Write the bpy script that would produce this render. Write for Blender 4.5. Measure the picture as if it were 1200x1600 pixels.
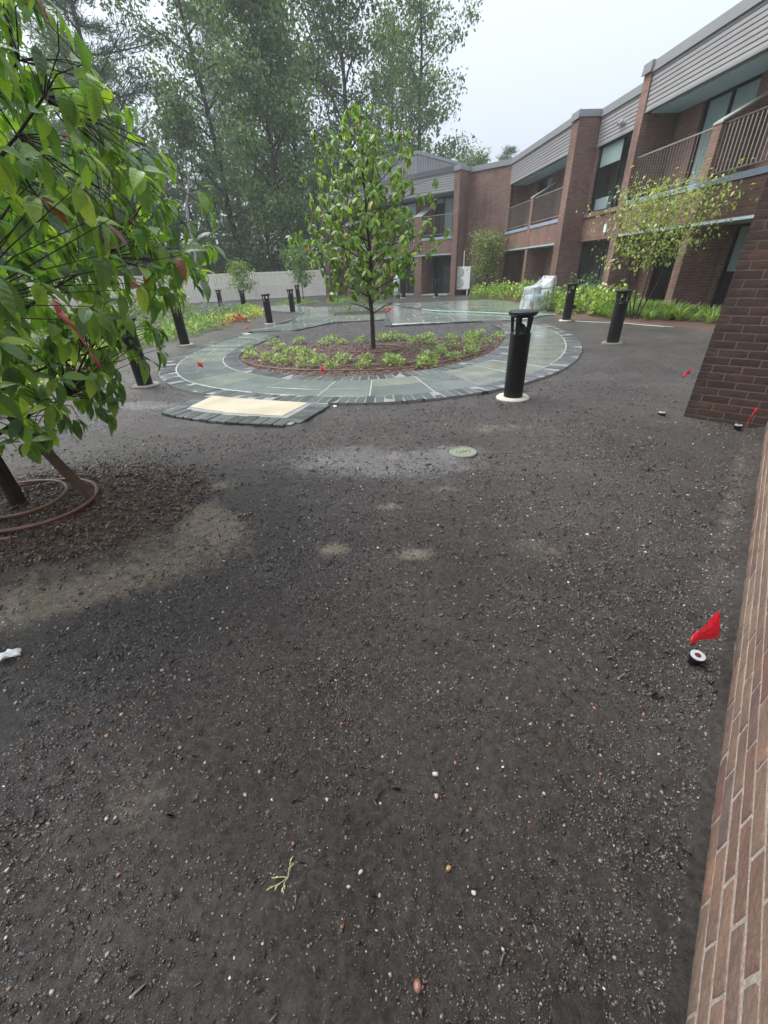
import bpy, bmesh, math, random
import numpy as np
from mathutils import Vector, Matrix, Euler

R = math.radians
rnd = random.Random(7)
rng = np.random.default_rng(7)
scene = bpy.context.scene
col = scene.collection
for o in list(bpy.data.objects):
    bpy.data.objects.remove(o)

# ------------------------------------------------------------------ camera
CAM_H = 1.35
PITCH, ROLL = R(30.81), R(2.4)
cd = bpy.data.cameras.new("camera")
cd.sensor_fit = 'HORIZONTAL'; cd.sensor_width = 36; cd.lens = 18.9
cd.clip_start = 0.02; cd.clip_end = 600
cam = bpy.data.objects.new("camera", cd); col.objects.link(cam)
_r = Vector((1, 0, 0)); _d = Vector((0, math.cos(PITCH), -math.sin(PITCH))); _u = Vector((0, math.sin(PITCH), math.cos(PITCH)))
_X = _r*math.cos(ROLL) - _u*math.sin(ROLL); _Y = _r*math.sin(ROLL) + _u*math.cos(ROLL)
M = Matrix((_X, _Y, -_d)).transposed().to_4x4(); M.translation = (0, 0, CAM_H)
cam.matrix_world = M
scene.camera = cam

# ------------------------------------------------------------------ sky, sun, exposure
SUN_EL, SUN_AZ = 52, -62            # degrees; azimuth clockwise from +Y
world = bpy.data.worlds.new("World"); scene.world = world; world.use_nodes = True
nt = world.node_tree; nt.nodes.clear()
sky = nt.nodes.new("ShaderNodeTexSky"); sky.sky_type = 'NISHITA'; sky.sun_disc = False
sky.sun_elevation = R(SUN_EL); sky.sun_rotation = R(SUN_AZ); sky.air_density = 1.0; sky.dust_density = 3.0; sky.ozone_density = 1.0
hs = nt.nodes.new("ShaderNodeHueSaturation"); hs.inputs['Saturation'].default_value = 0.35
mx = nt.nodes.new("ShaderNodeMixRGB"); mx.inputs[0].default_value = 0.8; mx.inputs[2].default_value = (2.75, 3.04, 3.55, 1)
bg = nt.nodes.new("ShaderNodeBackground"); bg.inputs['Strength'].default_value = 0.12
wo = nt.nodes.new("ShaderNodeOutputWorld")
nt.links.new(sky.outputs[0], hs.inputs['Color']); nt.links.new(hs.outputs[0], mx.inputs[1])
# overcast: brightest overhead, paler towards the horizon (CIE-like gradient)
tc = nt.nodes.new("ShaderNodeTexCoord"); sx_ = nt.nodes.new("ShaderNodeSeparateXYZ"); nt.links.new(tc.outputs['Generated'], sx_.inputs[0])
ma = nt.nodes.new("ShaderNodeMath"); ma.operation = 'MULTIPLY_ADD'; ma.use_clamp = False; ma.inputs[1].default_value = 1.3; ma.inputs[2].default_value = 0.59
mz = nt.nodes.new("ShaderNodeMath"); mz.operation = 'MAXIMUM'; mz.inputs[1].default_value = 0.0
nt.links.new(sx_.outputs[2], mz.inputs[0]); nt.links.new(mz.outputs[0], ma.inputs[0])
mg = nt.nodes.new("ShaderNodeMixRGB"); mg.blend_type = 'MULTIPLY'; mg.inputs[0].default_value = 1.0
nt.links.new(mx.outputs[0], mg.inputs[1]); nt.links.new(ma.outputs[0], mg.inputs[2])
nt.links.new(mg.outputs[0], bg.inputs[0]); nt.links.new(bg.outputs[0], wo.inputs[0])
sd = bpy.data.lights.new("sun", 'SUN'); sd.energy = 1.5; sd.angle = R(50); sd.color = (1, 0.97, 0.93)
sun = bpy.data.objects.new("sun", sd); col.objects.link(sun)
_sv = Vector((math.sin(R(SUN_AZ))*math.cos(R(SUN_EL)), math.cos(R(SUN_AZ))*math.cos(R(SUN_EL)), math.sin(R(SUN_EL))))
sun.rotation_euler = _sv.to_track_quat('Z', 'Y').to_euler(); sun.location = (0, 0, 30)
vs = scene.view_settings
scene.display_settings.display_device = 'sRGB'
vs.view_transform = 'Standard'; vs.look = 'None'; vs.gamma = 1; vs.exposure = 1.42; vs.use_curve_mapping = False
scene.cycles.use_denoising = True
scene.cycles.max_bounces = 8; scene.cycles.transparent_max_bounces = 16
scene.cycles.volume_bounces = 1

# ------------------------------------------------------------------ helpers
def tag(o, label=None, cat=None, group=None, kind=None):
    if label: o['label'] = label
    if cat: o['category'] = cat
    if group: o['group'] = group
    if kind: o['kind'] = kind
    return o

def empty(name, loc=(0, 0, 0), rz=0, parent=None):
    o = bpy.data.objects.new(name, None); col.objects.link(o)
    o.location = loc; o.rotation_euler = (0, 0, rz); o.empty_display_size = 0.1
    if parent: o.parent = parent
    return o

def link(name, me, parent=None, loc=None, rot=None, scale=None):
    o = bpy.data.objects.new(name, me); col.objects.link(o)
    if parent: o.parent = parent
    if loc is not None: o.location = loc
    if rot is not None: o.rotation_euler = rot
    if scale is not None: o.scale = scale
    return o

def copy_tree(o, parent=None):
    c = o.copy(); col.objects.link(c); c.parent = parent
    for ch in list(o.children): copy_tree(ch, c)
    return c

def mesh_np(name, V, F, mat=None, tint=None, uv=None, smooth=False):
    """V (n,3), F (m,k) -> mesh; tint (n,3) goes to the point colour attribute 'tint'"""
    V = np.asarray(V, np.float32); F = np.asarray(F, np.int32)
    me = bpy.data.meshes.new(name)
    m, k = F.shape
    me.vertices.add(len(V)); me.vertices.foreach_set("co", V.ravel())
    me.loops.add(m*k); me.loops.foreach_set("vertex_index", F.ravel())
    me.polygons.add(m); me.polygons.foreach_set("loop_start", np.arange(0, m*k, k, dtype=np.int32))
    me.polygons.foreach_set("loop_total", np.full(m, k, np.int32))
    if smooth: me.polygons.foreach_set("use_smooth", np.ones(m, bool))
    if tint is not None:
        a = me.attributes.new("tint", 'FLOAT_COLOR', 'POINT')
        t = np.ones((len(V), 4), np.float32); t[:, :3] = tint
        a.data.foreach_set("color", t.ravel())
    if uv is not None:
        u = me.uv_layers.new(name="UVMap")
        u.data.foreach_set("uv", np.asarray(uv, np.float32)[F.ravel()].ravel())
    me.update(calc_edges=True); me.validate()
    if mat: me.materials.append(mat)
    return me

class MB:
    """collects shapes, builds one mesh with metre UVs"""
    def __init__(s): s.v = []; s.f = []
    def add(s, vs_, fs):
        b = len(s.v); s.v += [tuple(p) for p in vs_]; s.f += [tuple(i+b for i in f) for f in fs]; return s
    def box(s, a, b):
        x0, y0, z0 = (min(p, q) for p, q in zip(a, b)); x1, y1, z1 = (max(p, q) for p, q in zip(a, b))
        return s.add([(x0,y0,z0),(x1,y0,z0),(x1,y1,z0),(x0,y1,z0),(x0,y0,z1),(x1,y0,z1),(x1,y1,z1),(x0,y1,z1)],
            [(0,3,2,1),(4,5,6,7),(0,1,5,4),(1,2,6,5),(2,3,7,6),(3,0,4,7)])
    def prism(s, poly, z0, z1, ch=0.0):
        n = len(poly)
        ar = sum(poly[i][0]*poly[(i+1) % n][1]-poly[(i+1) % n][0]*poly[i][1] for i in range(n))
        if ar < 0: poly = poly[::-1]
        vs_ = [(p[0], p[1], z0) for p in poly]+[(p[0], p[1], z1-ch) for p in poly]
        fs = [(i, (i+1) % n, n+(i+1) % n, n+i) for i in range(n)]
        if ch > 0:
            cx = sum(p[0] for p in poly)/n; cy = sum(p[1] for p in poly)/n
            for p in poly:
                d = math.hypot(cx-p[0], cy-p[1]) or 1
                k = min(ch*1.6/d, 0.3)
                vs_.append((p[0]+(cx-p[0])*k, p[1]+(cy-p[1])*k, z1))
            fs += [(n+i, n+(i+1) % n, 2*n+(i+1) % n, 2*n+i) for i in range(n)]
            fs.append(tuple(range(2*n, 3*n)))
        else:
            fs.append(tuple(range(n, 2*n)))
        fs.append(tuple(range(n-1, -1, -1)))
        return s.add(vs_, fs)
    def tube(s, pts, rad, n=8, cap=True):
        pts = [Vector(p) for p in pts]; L = len(pts)
        if not hasattr(rad, '__len__'): rad = [rad]*L
        b = len(s.v); up = None
        for i, p in enumerate(pts):
            t = (pts[min(i+1, L-1)]-pts[max(i-1, 0)]).normalized()
            if up is None: up = Vector((0, 0, 1)) if abs(t.z) < .9 else Vector((1, 0, 0))
            x = up.cross(t)
            x = x.normalized() if x.length > 1e-5 else Vector((1, 0, 0)); y = t.cross(x); up = y
            for k in range(n):
                a = 2*math.pi*k/n; s.v.append(tuple(p+(x*math.cos(a)+y*math.sin(a))*rad[i]))
        for i in range(L-1):
            for k in range(n):
                s.f.append((b+i*n+k, b+i*n+(k+1) % n, b+(i+1)*n+(k+1) % n, b+(i+1)*n+k))
        if cap:
            s.f.append(tuple(b+k for k in range(n-1, -1, -1))); s.f.append(tuple(b+(L-1)*n+k for k in range(n)))
        return s
    def lathe(s, prof, c=(0, 0, 0), n=24):
        b = len(s.v)
        for r_, z in prof:
            for k in range(n):
                a = 2*math.pi*k/n; s.v.append((c[0]+r_*math.cos(a), c[1]+r_*math.sin(a), c[2]+z))
        for i in range(len(prof)-1):
            for k in range(n): s.f.append((b+i*n+k, b+i*n+(k+1) % n, b+(i+1)*n+(k+1) % n, b+(i+1)*n+k))
        if prof[0][0] > 1e-4: s.f.append(tuple(b+k for k in range(n-1, -1, -1)))
        if prof[-1][0] > 1e-4: s.f.append(tuple(b+(len(prof)-1)*n+k for k in range(n)))
        return s
    def mesh(s, name, mat=None, smooth=False, bevel=0):
        me = bpy.data.meshes.new(name); me.from_pydata(s.v, [], s.f)
        if bevel:
            bm = bmesh.new(); bm.from_mesh(me)
            bmesh.ops.bevel(bm, geom=[e for e in bm.edges if e.calc_face_angle(0) > .5], offset=bevel, segments=1, affect='EDGES')
            bm.to_mesh(me); bm.free()
        uv = me.uv_layers.new(name="UVMap"); vv = me.vertices
        for p in me.polygons:
            nx, ny, nz = p.normal
            for li in p.loop_indices:
                c = vv[me.loops[li].vertex_index].co
                if abs(nz) > .7: uv.data[li].uv = (c.x, c.y)
                else:
                    l = math.hypot(nx, ny) or 1
                    uv.data[li].uv = (-ny/l*c.x+nx/l*c.y, c.z)
            p.use_smooth = smooth
        if smooth:
            try: me.set_sharp_from_angle(angle=R(40))
            except Exception: pass
        if mat: me.materials.append(mat)
        return me
    def build(s, name, mat=None, parent=None, smooth=False, bevel=0, loc=None, rot=None):
        return link(name, s.mesh(name, mat, smooth, bevel), parent, loc, rot)

# --- node material helper
class NT:
    def __init__(s, name):
        s.m = bpy.data.materials.new(name); s.m.use_nodes = True
        s.t = s.m.node_tree; s.t.nodes.clear()
        s.out = s.n('ShaderNodeOutputMaterial'); s.p = s.n('ShaderNodeBsdfPrincipled')
        s.l(s.p.outputs[0], s.out.inputs[0])
    def n(s, ty, **kw):
        x = s.t.nodes.new(ty)
        for k, v in kw.items(): setattr(x, k, v)
        return x
    def l(s, a, b): s.t.links.new(a, b); return s
    def coord(s, w='Object'): return s.n('ShaderNodeTexCoord').outputs[w]
    def mapped(s, src, scale):
        q = s.n('ShaderNodeMapping'); q.inputs['Scale'].default_value = scale; s.l(src, q.inputs[0]); return q.outputs[0]
    def noise(s, scale, detail=4, rough=.55, src=None):
        x = s.n('ShaderNodeTexNoise'); x.inputs['Scale'].default_value = scale
        x.inputs['Detail'].default_value = detail; x.inputs['Roughness'].default_value = rough
        if src is not None: s.l(src, x.inputs['Vector'])
        return x.outputs['Fac']
    def ramp(s, src, stops):
        x = s.n('ShaderNodeValToRGB'); e = x.color_ramp.elements
        while len(e) < len(stops): e.new(.5)
        for q, (p, c) in zip(e, stops):
            q.position = p; q.color = (*c, 1) if hasattr(c, '__len__') else (c, c, c, 1)
        s.l(src, x.inputs[0]); return x.outputs[0]
    def mix(s, a, b, f, mode='MIX'):
        x = s.n('ShaderNodeMixRGB', blend_type=mode)
        for q, i in ((f, 0), (a, 1), (b, 2)):
            if hasattr(q, 'links'): s.l(q, x.inputs[i])
            elif i == 0: x.inputs[0].default_value = q
            else: x.inputs[i].default_value = (*q, 1)
        return x.outputs[0]
    def math(s, op, a, b=0.0):
        x = s.n('ShaderNodeMath', operation=op)
        for i, q in enumerate((a, b)):
            if hasattr(q, 'links'): s.l(q, x.inputs[i])
            else: x.inputs[i].default_value = q
        return x.outputs[0]
    def attr(s, name, out='Color'):
        x = s.n('ShaderNodeAttribute'); x.attribute_name = name; return x.outputs[out]
    def rand(s): return s.n('ShaderNodeObjectInfo').outputs['Random']
    def bump(s, h, strength=.5, dist=.01):
        x = s.n('ShaderNodeBump'); x.inputs['Strength'].default_value = strength; x.inputs['Distance'].default_value = dist
        s.l(h, x.inputs['Height']); s.l(x.outputs[0], s.p.inputs['Normal']); return s
    def set(s, color=None, rough=None, spec=None, metal=None):
        for k, v in (('Base Color', color), ('Roughness', rough), ('Specular IOR Level', spec), ('Metallic', metal)):
            if v is None: continue
            if hasattr(v, 'links'): s.l(v, s.p.inputs[k])
            else: s.p.inputs[k].default_value = (*v, 1) if hasattr(v, '__len__') else v
        return s

def simple(name, color, rough=.5, spec=.5, metal=0, var=.25, scale=8, bump=0, bscale=60, objrand=0):
    t = NT(name); nz = t.noise(scale, 5, .6, t.coord())
    dark = tuple(c*(1-var) for c in color); lite = tuple(min(1, c*(1+var)) for c in color)
    c = t.mix(dark, lite, nz)
    if objrand:
        c = t.mix(c, t.ramp(t.rand(), [(0, 1-objrand), (1, 1.0)]), 1.0, 'MULTIPLY')
    t.set(c, rough, spec, metal)
    if bump: t.bump(t.noise(bscale, 4, .6, t.coord()), bump, .004)
    return t.m

MAT = {}
# --- soil
def soil_mat():
    t = NT('soil'); c = t.coord('Object')
    n1 = t.noise(1.1, 7, .68, c); n2 = t.noise(38, 7, .75, c); n3 = t.noise(230, 3, .8, c)
    base = t.mix((.032, .028, .0245), (.100, .088, .079), t.ramp(n1, [(.3, 0.0), (.72, 1.0)]))
    base = t.mix(base, t.ramp(n2, [(.28, .38), (.72, 1.5)]), 1.0, 'MULTIPLY')
    grit = t.ramp(n3, [(.66, 0.0), (.76, 1.0)])
    base = t.mix(base, (.16, .14, .12), t.math('MULTIPLY', grit, .5))
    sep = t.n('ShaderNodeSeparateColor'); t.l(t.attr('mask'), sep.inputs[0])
    br = t.noise(11, 7, .8, c)
    def soft(o, lo=.3, hi=.75):   # break a mask up with noise
        return t.ramp(t.math('ADD', t.math('MULTIPLY', o, 1.0), t.math('MULTIPLY', t.math('SUBTRACT', br, .5), 1.7)), [(lo, 0.0), (hi, 1.0)])
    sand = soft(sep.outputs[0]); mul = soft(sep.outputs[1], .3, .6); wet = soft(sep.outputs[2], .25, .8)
    sandc = t.mix((.12, .098, .072), (.42, .355, .27), t.ramp(t.noise(20, 7, .8, c), [(.35, 0.0), (.68, 1.0)]))
    base = t.mix(base, sandc, t.math('MULTIPLY', sand, .75))
    mulc = t.mix((.07, .038, .030), (.17, .10, .08), t.ramp(t.noise(55, 5, .75, c), [(.3, 0.0), (.7, 1.0)]))
    base = t.mix(base, mulc, mul)
    base = t.mix(base, (.175, .172, .17), t.math('MULTIPLY', wet, .55))  # wet silt patches: pale grey paints the sky sheen into the colour
    t.set(base)
    rg = t.ramp(n2, [(.3, .24), (.7, .55)])
    t.l(t.mix(rg, (.22, .22, .22), t.math('MULTIPLY', wet, .85)), t.p.inputs['Roughness'])
    h = t.math('ADD', t.math('MULTIPLY', n2, 1.0), t.math('MULTIPLY', n3, .5))
    bp = t.n('ShaderNodeBump'); bp.inputs['Distance'].default_value = .02
    t.l(t.math('SUBTRACT', .9, t.math('MULTIPLY', wet, .6)), bp.inputs['Strength'])
    t.l(h, bp.inputs['Height']); t.l(bp.outputs[0], t.p.inputs['Normal'])
    return t.m
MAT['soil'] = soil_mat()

def tint_mat(name, rough=.5, spec=.5, var=.3, scale=40, bump=.3):
    t = NT(name); c = t.coord()
    nz = t.noise(scale, 4, .6, c)
    t.set(t.mix(t.attr('tint'), t.ramp(nz, [(.25, 1-var), (.75, 1+var*.6)]), 1.0, 'MULTIPLY'), rough, spec)
    if bump: t.bump(nz, bump, .003)
    return t.m
MAT['crumb'] = tint_mat('soil_crumb', .30, .6, .45, 300, .5)
MAT['stone'] = tint_mat('pebble_stone', .35, .5, .35, 120, .3)

def slab_mat():
    t = NT('wet_bluestone'); c = t.coord('Object')
    n1 = t.noise(2.2, 5, .6, c); n2 = t.noise(35, 4, .6, c)
    a = t.mix((.155, .185, .168), (.235, .265, .238), n1)
    rr = t.rand()
    a = t.mix(a, t.ramp(rr, [(0, (.72, .74, .76)), (.5, (1, 1, 1)), (1, (1.18, 1.12, .98))]), 1.0, 'MULTIPLY')
    a = t.mix(a, t.ramp(n2, [(.3, .82), (.7, 1.1)]), 1.0, 'MULTIPLY')
    t.set(a, t.ramp(t.noise(3.1, 4, .6, c), [(.35, .06), (.7, .3)]), .6)
    t.bump(t.math('ADD', t.noise(5, 3, .5, c), t.math('MULTIPLY', n2, .25)), .22, .006)
    return t.m
MAT['slab'] = slab_mat()
def sett_mat():
    t = NT('wet_granite_sett'); c = t.coord('Object')
    n1 = t.noise(3, 4, .6, c); n2 = t.noise(60, 3, .6, c)
    a = t.mix((.060, .070, .070), (.125, .138, .134), n1)
    a = t.mix(a, t.ramp(t.rand(), [(0, .55), (1, 1.25)]), 1.0, 'MULTIPLY')
    t.set(a, t.ramp(n2, [(.3, .15), (.7, .42)]), .55)
    t.bump(n2, .5, .006)
    return t.m
MAT['sett'] = sett_mat()
MAT['mortar'] = simple('pale_mortar', (.37, .38, .355), .6, .4, var=.25, scale=9, bump=.5, bscale=160)
MAT['sett_mortar'] = simple('grey_sett_mortar', (.24, .25, .24), .5, .4, var=.3, scale=9, bump=.4, bscale=160)
def pad_mat():
    t = NT('sandy_concrete'); c = t.coord('Object')
    n1 = t.noise(1.8, 5, .6, c); n2 = t.noise(120, 3, .6, c)
    a = t.mix((.40, .35, .24), (.56, .51, .38), t.ramp(n1, [(.3, 0.0), (.7, 1.0)]))
    a = t.mix(a, t.ramp(n2, [(.3, .85), (.7, 1.1)]), 1.0, 'MULTIPLY')
    t.set(a, .5, .4); t.bump(n2, .3, .004); return t.m
MAT['pad'] = pad_mat()

# --- brick
def brickwall_mat(name, c1, c2, mort, dark=1.0):
    t = NT(name)
    uvn = t.n('ShaderNodeTexCoord').outputs['UV']
    bt = t.n('ShaderNodeTexBrick'); t.l(uvn, bt.inputs['Vector'])
    bt.inputs['Color1'].default_value = (*c1, 1); bt.inputs['Color2'].default_value = (*c2, 1); bt.inputs['Mortar'].default_value = (*mort, 1)
    bt.inputs['Scale'].default_value = 1; bt.inputs['Mortar Size'].default_value = .0055; bt.inputs['Mortar Smooth'].default_value = .3
    bt.inputs['Brick Width'].default_value = .2127; bt.inputs['Row Height'].default_value = .0677; bt.inputs['Bias'].default_value = -.1
    c = t.coord('Object')
    n1 = t.noise(.9, 5, .65, c); n2 = t.noise(45, 3, .6, c)
    st = t.noise(1.0, 4, .6, t.mapped(c, (2.2, 2.2, .25)))
    a = t.mix(bt.outputs['Color'], t.ramp(n1, [(.3, .72), (.7, 1.18)]), 1.0, 'MULTIPLY')
    a = t.mix(a, t.ramp(n2, [(.25, .75), (.75, 1.2)]), 1.0, 'MULTIPLY')
    a = t.mix(a, t.ramp(st, [(.35, .78), (.6, 1.06)]), 1.0, 'MULTIPLY')
    t.set(a, .62, .4)
    h = t.math('ADD', t.math('MULTIPLY', bt.outputs['Fac'], -1.0), t.math('MULTIPLY', n2, .5))
    t.bump(h, .8, .008)
    return t.m
MAT['brickwall'] = brickwall_mat('building_brick', (.25, .142, .106), (.175, .100, .077), (.27, .22, .19))

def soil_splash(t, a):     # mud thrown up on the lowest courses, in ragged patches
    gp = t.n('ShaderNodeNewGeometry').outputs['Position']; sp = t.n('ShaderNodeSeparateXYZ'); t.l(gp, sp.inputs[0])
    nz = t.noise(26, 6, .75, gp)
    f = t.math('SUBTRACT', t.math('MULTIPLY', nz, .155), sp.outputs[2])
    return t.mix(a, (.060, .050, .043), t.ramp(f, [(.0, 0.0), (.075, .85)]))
def brick_mat(name, stops, rough, bscale=70, splash=True):
    t = NT(name); c = t.coord('Object')
    n1 = t.noise(14, 5, .65, c); n2 = t.noise(bscale, 5, .7, c)
    vec = t.n('ShaderNodeVectorMath', operation='ADD'); cc = t.n('ShaderNodeCombineXYZ')
    t.l(t.math('MULTIPLY', t.rand(), 40.0), cc.inputs[0]); t.l(c, vec.inputs[0]); t.l(cc.outputs[0], vec.inputs[1])
    n3 = t.noise(9, 4, .6, vec.outputs[0])
    a = t.ramp(t.rand(), stops)
    a = t.mix(a, t.ramp(n3, [(.3, (.7, .72, .75)), (.55, (1, 1, 1)), (.72, (1.25, 1.15, 1.05))]), 1.0, 'MULTIPLY')
    a = t.mix(a, t.ramp(n2, [(.25, .62), (.75, 1.3)]), 1.0, 'MULTIPLY')
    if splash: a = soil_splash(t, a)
    t.set(a, rough, .45); t.bump(t.math('ADD', n2, t.math('MULTIPLY', n1, .8)), .7, .006)
    return t.m
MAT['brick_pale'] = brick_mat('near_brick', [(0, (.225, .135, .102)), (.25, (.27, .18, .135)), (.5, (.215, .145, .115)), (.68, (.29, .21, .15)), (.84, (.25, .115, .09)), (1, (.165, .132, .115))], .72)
MAT['brick_dark'] = brick_mat('wet_shaded_brick', [(0, (.050, .036, .032)), (.35, (.085, .054, .043)), (.7, (.070, .047, .039)), (.9, (.12, .070, .050)), (1, (.042, .036, .035))], .42)  # wet brick, with the pier's shade also put into the darker colours
def sandy():
    t = NT('sandy_mortar'); c = t.coord(); n = t.noise(170, 4, .75, c); n2 = t.noise(30, 4, .6, c)
    a = t.mix((.34, .265, .215), (.82, .72, .63), t.ramp(n, [(.3, 0.0), (.62, 1.0)])); a = t.mix(a, t.ramp(n2, [(.3, .75), (.7, 1.15)]), 1.0, 'MULTIPLY')
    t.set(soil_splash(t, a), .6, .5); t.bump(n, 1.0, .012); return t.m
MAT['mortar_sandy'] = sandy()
MAT['mortar_dark'] = simple('damp_mortar', (.20, .165, .14), .7, .3, var=.35, scale=30, bump=.8, bscale=200)

# --- metals, paint, trim
MAT['siding'] = simple('grey_siding', (.30, .295, .295), .45, .5, var=.12, scale=3, bump=.05, objrand=.12)
MAT['coping'] = simple('grey_coping', (.25, .255, .26), .45, .5, var=.15, scale=2)
MAT['soffit'] = simple('teal_soffit', (.36, .46, .47), .6, .4, var=.12, scale=2)
MAT['ledge'] = simple('blue_grey_ledge', (.30, .36, .44), .4, .5, var=.15, scale=3)
MAT['railing'] = simple('bronze_railing', (.25, .215, .19), .45, .5, var=.15, scale=10)
MAT['frame'] = simple('dark_window_frame', (.018, .018, .02), .35, .5, var=.2)
MAT['blind'] = simple('window_blind', (.74, .78, .74), .7, .3, var=.1, scale=2)
MAT['interior'] = simple('dim_interior', (.12, .115, .11), .8, .2, var=.6, scale=2)
MAT['black'] = simple('black_powder_coat', (.0075, .0075, .009), .42, .45, var=.2, bump=.08, bscale=300)
MAT['footing'] = simple('concrete_footing', (.52, .49, .42), .7, .3, var=.25, scale=14, bump=.5, bscale=80)
MAT['footing_tan'] = simple('tan_footing', (.50, .39, .20), .7, .3, var=.25, scale=14, bump=.5, bscale=80)
MAT['vinyl'] = simple('cream_vinyl', (.86, .81, .69), .45, .5, var=.06, scale=3, objrand=.06)
MAT['flag'] = None
def flag_mat(name, colr):
    t = NT(name); t.set(colr, .5, .4)
    tr = t.n('ShaderNodeBsdfTranslucent'); tr.inputs[0].default_value = (*colr, 1)
    ms = t.n('ShaderNodeMixShader'); ms.inputs[0].default_value = .35
    t.l(t.p.outputs[0], ms.inputs[1]); t.l(tr.outputs[0], ms.inputs[2]); t.l(ms.outputs[0], t.out.inputs[0]); return t.m
MAT['flag'] = flag_mat('red_flag_plastic', (.85, .03, .055))
MAT['ribbon'] = flag_mat('pink_ribbon_plastic', (.72, .13, .20))
MAT['wire'] = simple('flag_wire', (.35, .33, .30), .4, .5, .6)
MAT['hose_brown'] = simple('brown_hose', (.17, .085, .06), .4, .5, var=.25, scale=20)
MAT['hose_teal'] = simple('teal_hose', (.32, .55, .50), .4, .5, var=.1)
MAT['hose_white'] = simple('white_pipe', (.45, .44, .41), .4, .5, var=.2)
MAT['hvac'] = simple('cream_enamel', (.80, .79, .74), .4, .5, var=.05, scale=3)
MAT['grille'] = simple('grey_grille', (.22, .23, .23), .5, .5)
MAT['valve'] = simple('mossy_valve_lid', (.20, .22, .16), .6, .4, var=.3, scale=12, bump=.4, bscale=90)
MAT['wood'] = simple('weathered_stake', (.10, .06, .037), .6, .4, var=.45, scale=14, bump=.5, bscale=70)
MAT['cap_grey'] = simple('grey_plastic', (.42, .44, .46), .35, .5, var=.15, scale=60)
MAT['maroon'] = simple('maroon_plastic', (.12, .012, .02), .35, .5)
MAT['white'] = simple('white_plastic', (.75, .77, .78), .35, .5, var=.08)
def bark(name, a, b, sc):
    t = NT(name); c = t.mapped(t.coord(), (1, 1, .22)); n = t.noise(sc, 6, .7, c)
    t.set(t.mix(a, b, t.ramp(n, [(.3, 0.0), (.7, 1.0)])), .75, .3); t.bump(n, .8, .02); return t.m
MAT['bark'] = bark('dark_bark', (.020, .014, .011), (.065, .047, .038), 60)
MAT['bark_far'] = bark('forest_bark', (.018, .015, .013), (.055, .046, .040), 8)
MAT['bark_white'] = bark('white_bark', (.16, .15, .14), (.5, .48, .45), 6)

def leaf_mat(name, rough=.35, trans=.35, veins=False, spec=.5, gain=1.0):
    t = NT(name)
    c = t.attr('tint')
    if gain != 1.0: c = t.mix(c, (gain, gain, gain), 1.0, 'MULTIPLY')
    nz = t.noise(30 if veins else 3, 3, .6, t.coord())
    c = t.mix(c, t.ramp(nz, [(.25, .72), (.75, 1.22)]), 1.0, 'MULTIPLY')
    t.set(c, rough, spec)
    if veins:
        uv = t.n('ShaderNodeTexCoord').outputs['UV']
        sp = t.n('ShaderNodeSeparateXYZ'); t.l(uv, sp.inputs[0])
        ay = t.math('ABSOLUTE', sp.outputs[1])
        ph = t.math('MULTIPLY', t.math('SUBTRACT', sp.outputs[0], t.math('MULTIPLY', ay, .55)), 44.0)
        t.bump(t.math('ADD', t.math('SINE', ph), t.math('MULTIPLY', t.math('MINIMUM', ay, .06), 30.0)), 0.22, .002)
    tr = t.n('ShaderNodeBsdfTranslucent')
    t.l(t.mix(c, (1.5, 1.7, .55), 1.0, 'MULTIPLY'), tr.inputs[0])
    ms = t.n('ShaderNodeMixShader'); ms.inputs[0].default_value = trans
    t.l(t.p.outputs[0], ms.inputs[1]); t.l(tr.outputs[0], ms.inputs[2]); t.l(ms.outputs[0], t.out.inputs[0])
    return t.m
MAT['leaf'] = leaf_mat('dogwood_leaf', .24, .38, True, gain=1.3)
MAT['leaf_far'] = leaf_mat('forest_leaf', .5, .3, gain=1.42)
MAT['leaf_plant'] = leaf_mat('plant_leaf', .4, .3, gain=1.6)
def glass_mat():
    t = NT('window_glass')
    tr = t.n('ShaderNodeBsdfTransparent'); tr.inputs[0].default_value = (.80, .85, .85, 1)
    gl = t.n('ShaderNodeBsdfGlossy'); gl.inputs['Roughness'].default_value = .03
    lw = t.n('ShaderNodeLayerWeight')
    ms = t.n('ShaderNodeMixShader'); t.l(t.math('ADD', t.math('MULTIPLY', t.math('POWER', lw.outputs['Facing'], 4.0), .45), .05), ms.inputs[0])
    t.l(tr.outputs[0], ms.inputs[1]); t.l(gl.outputs[0], ms.inputs[2]); t.l(ms.outputs[0], t.out.inputs[0]); return t.m
MAT['glass'] = glass_mat()
def film_mat():
    t = NT('clear_plastic_film'); t.set((.82, .85, .88), .18, .6)
    tr = t.n('ShaderNodeBsdfTransparent'); tr.inputs[0].default_value = (.95, .97, .98, 1)
    n = t.noise(9, 6, .7, t.mapped(t.coord(), (1, 1, .35)))
    ms = t.n('ShaderNodeMixShader'); t.l(t.ramp(n, [(.35, .10), (.66, .62)]), ms.inputs[0])
    t.l(tr.outputs[0], ms.inputs[1]); t.l(t.p.outputs[0], ms.inputs[2]); t.l(ms.outputs[0], t.out.inputs[0]); return t.m
MAT['film'] = film_mat()

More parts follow.
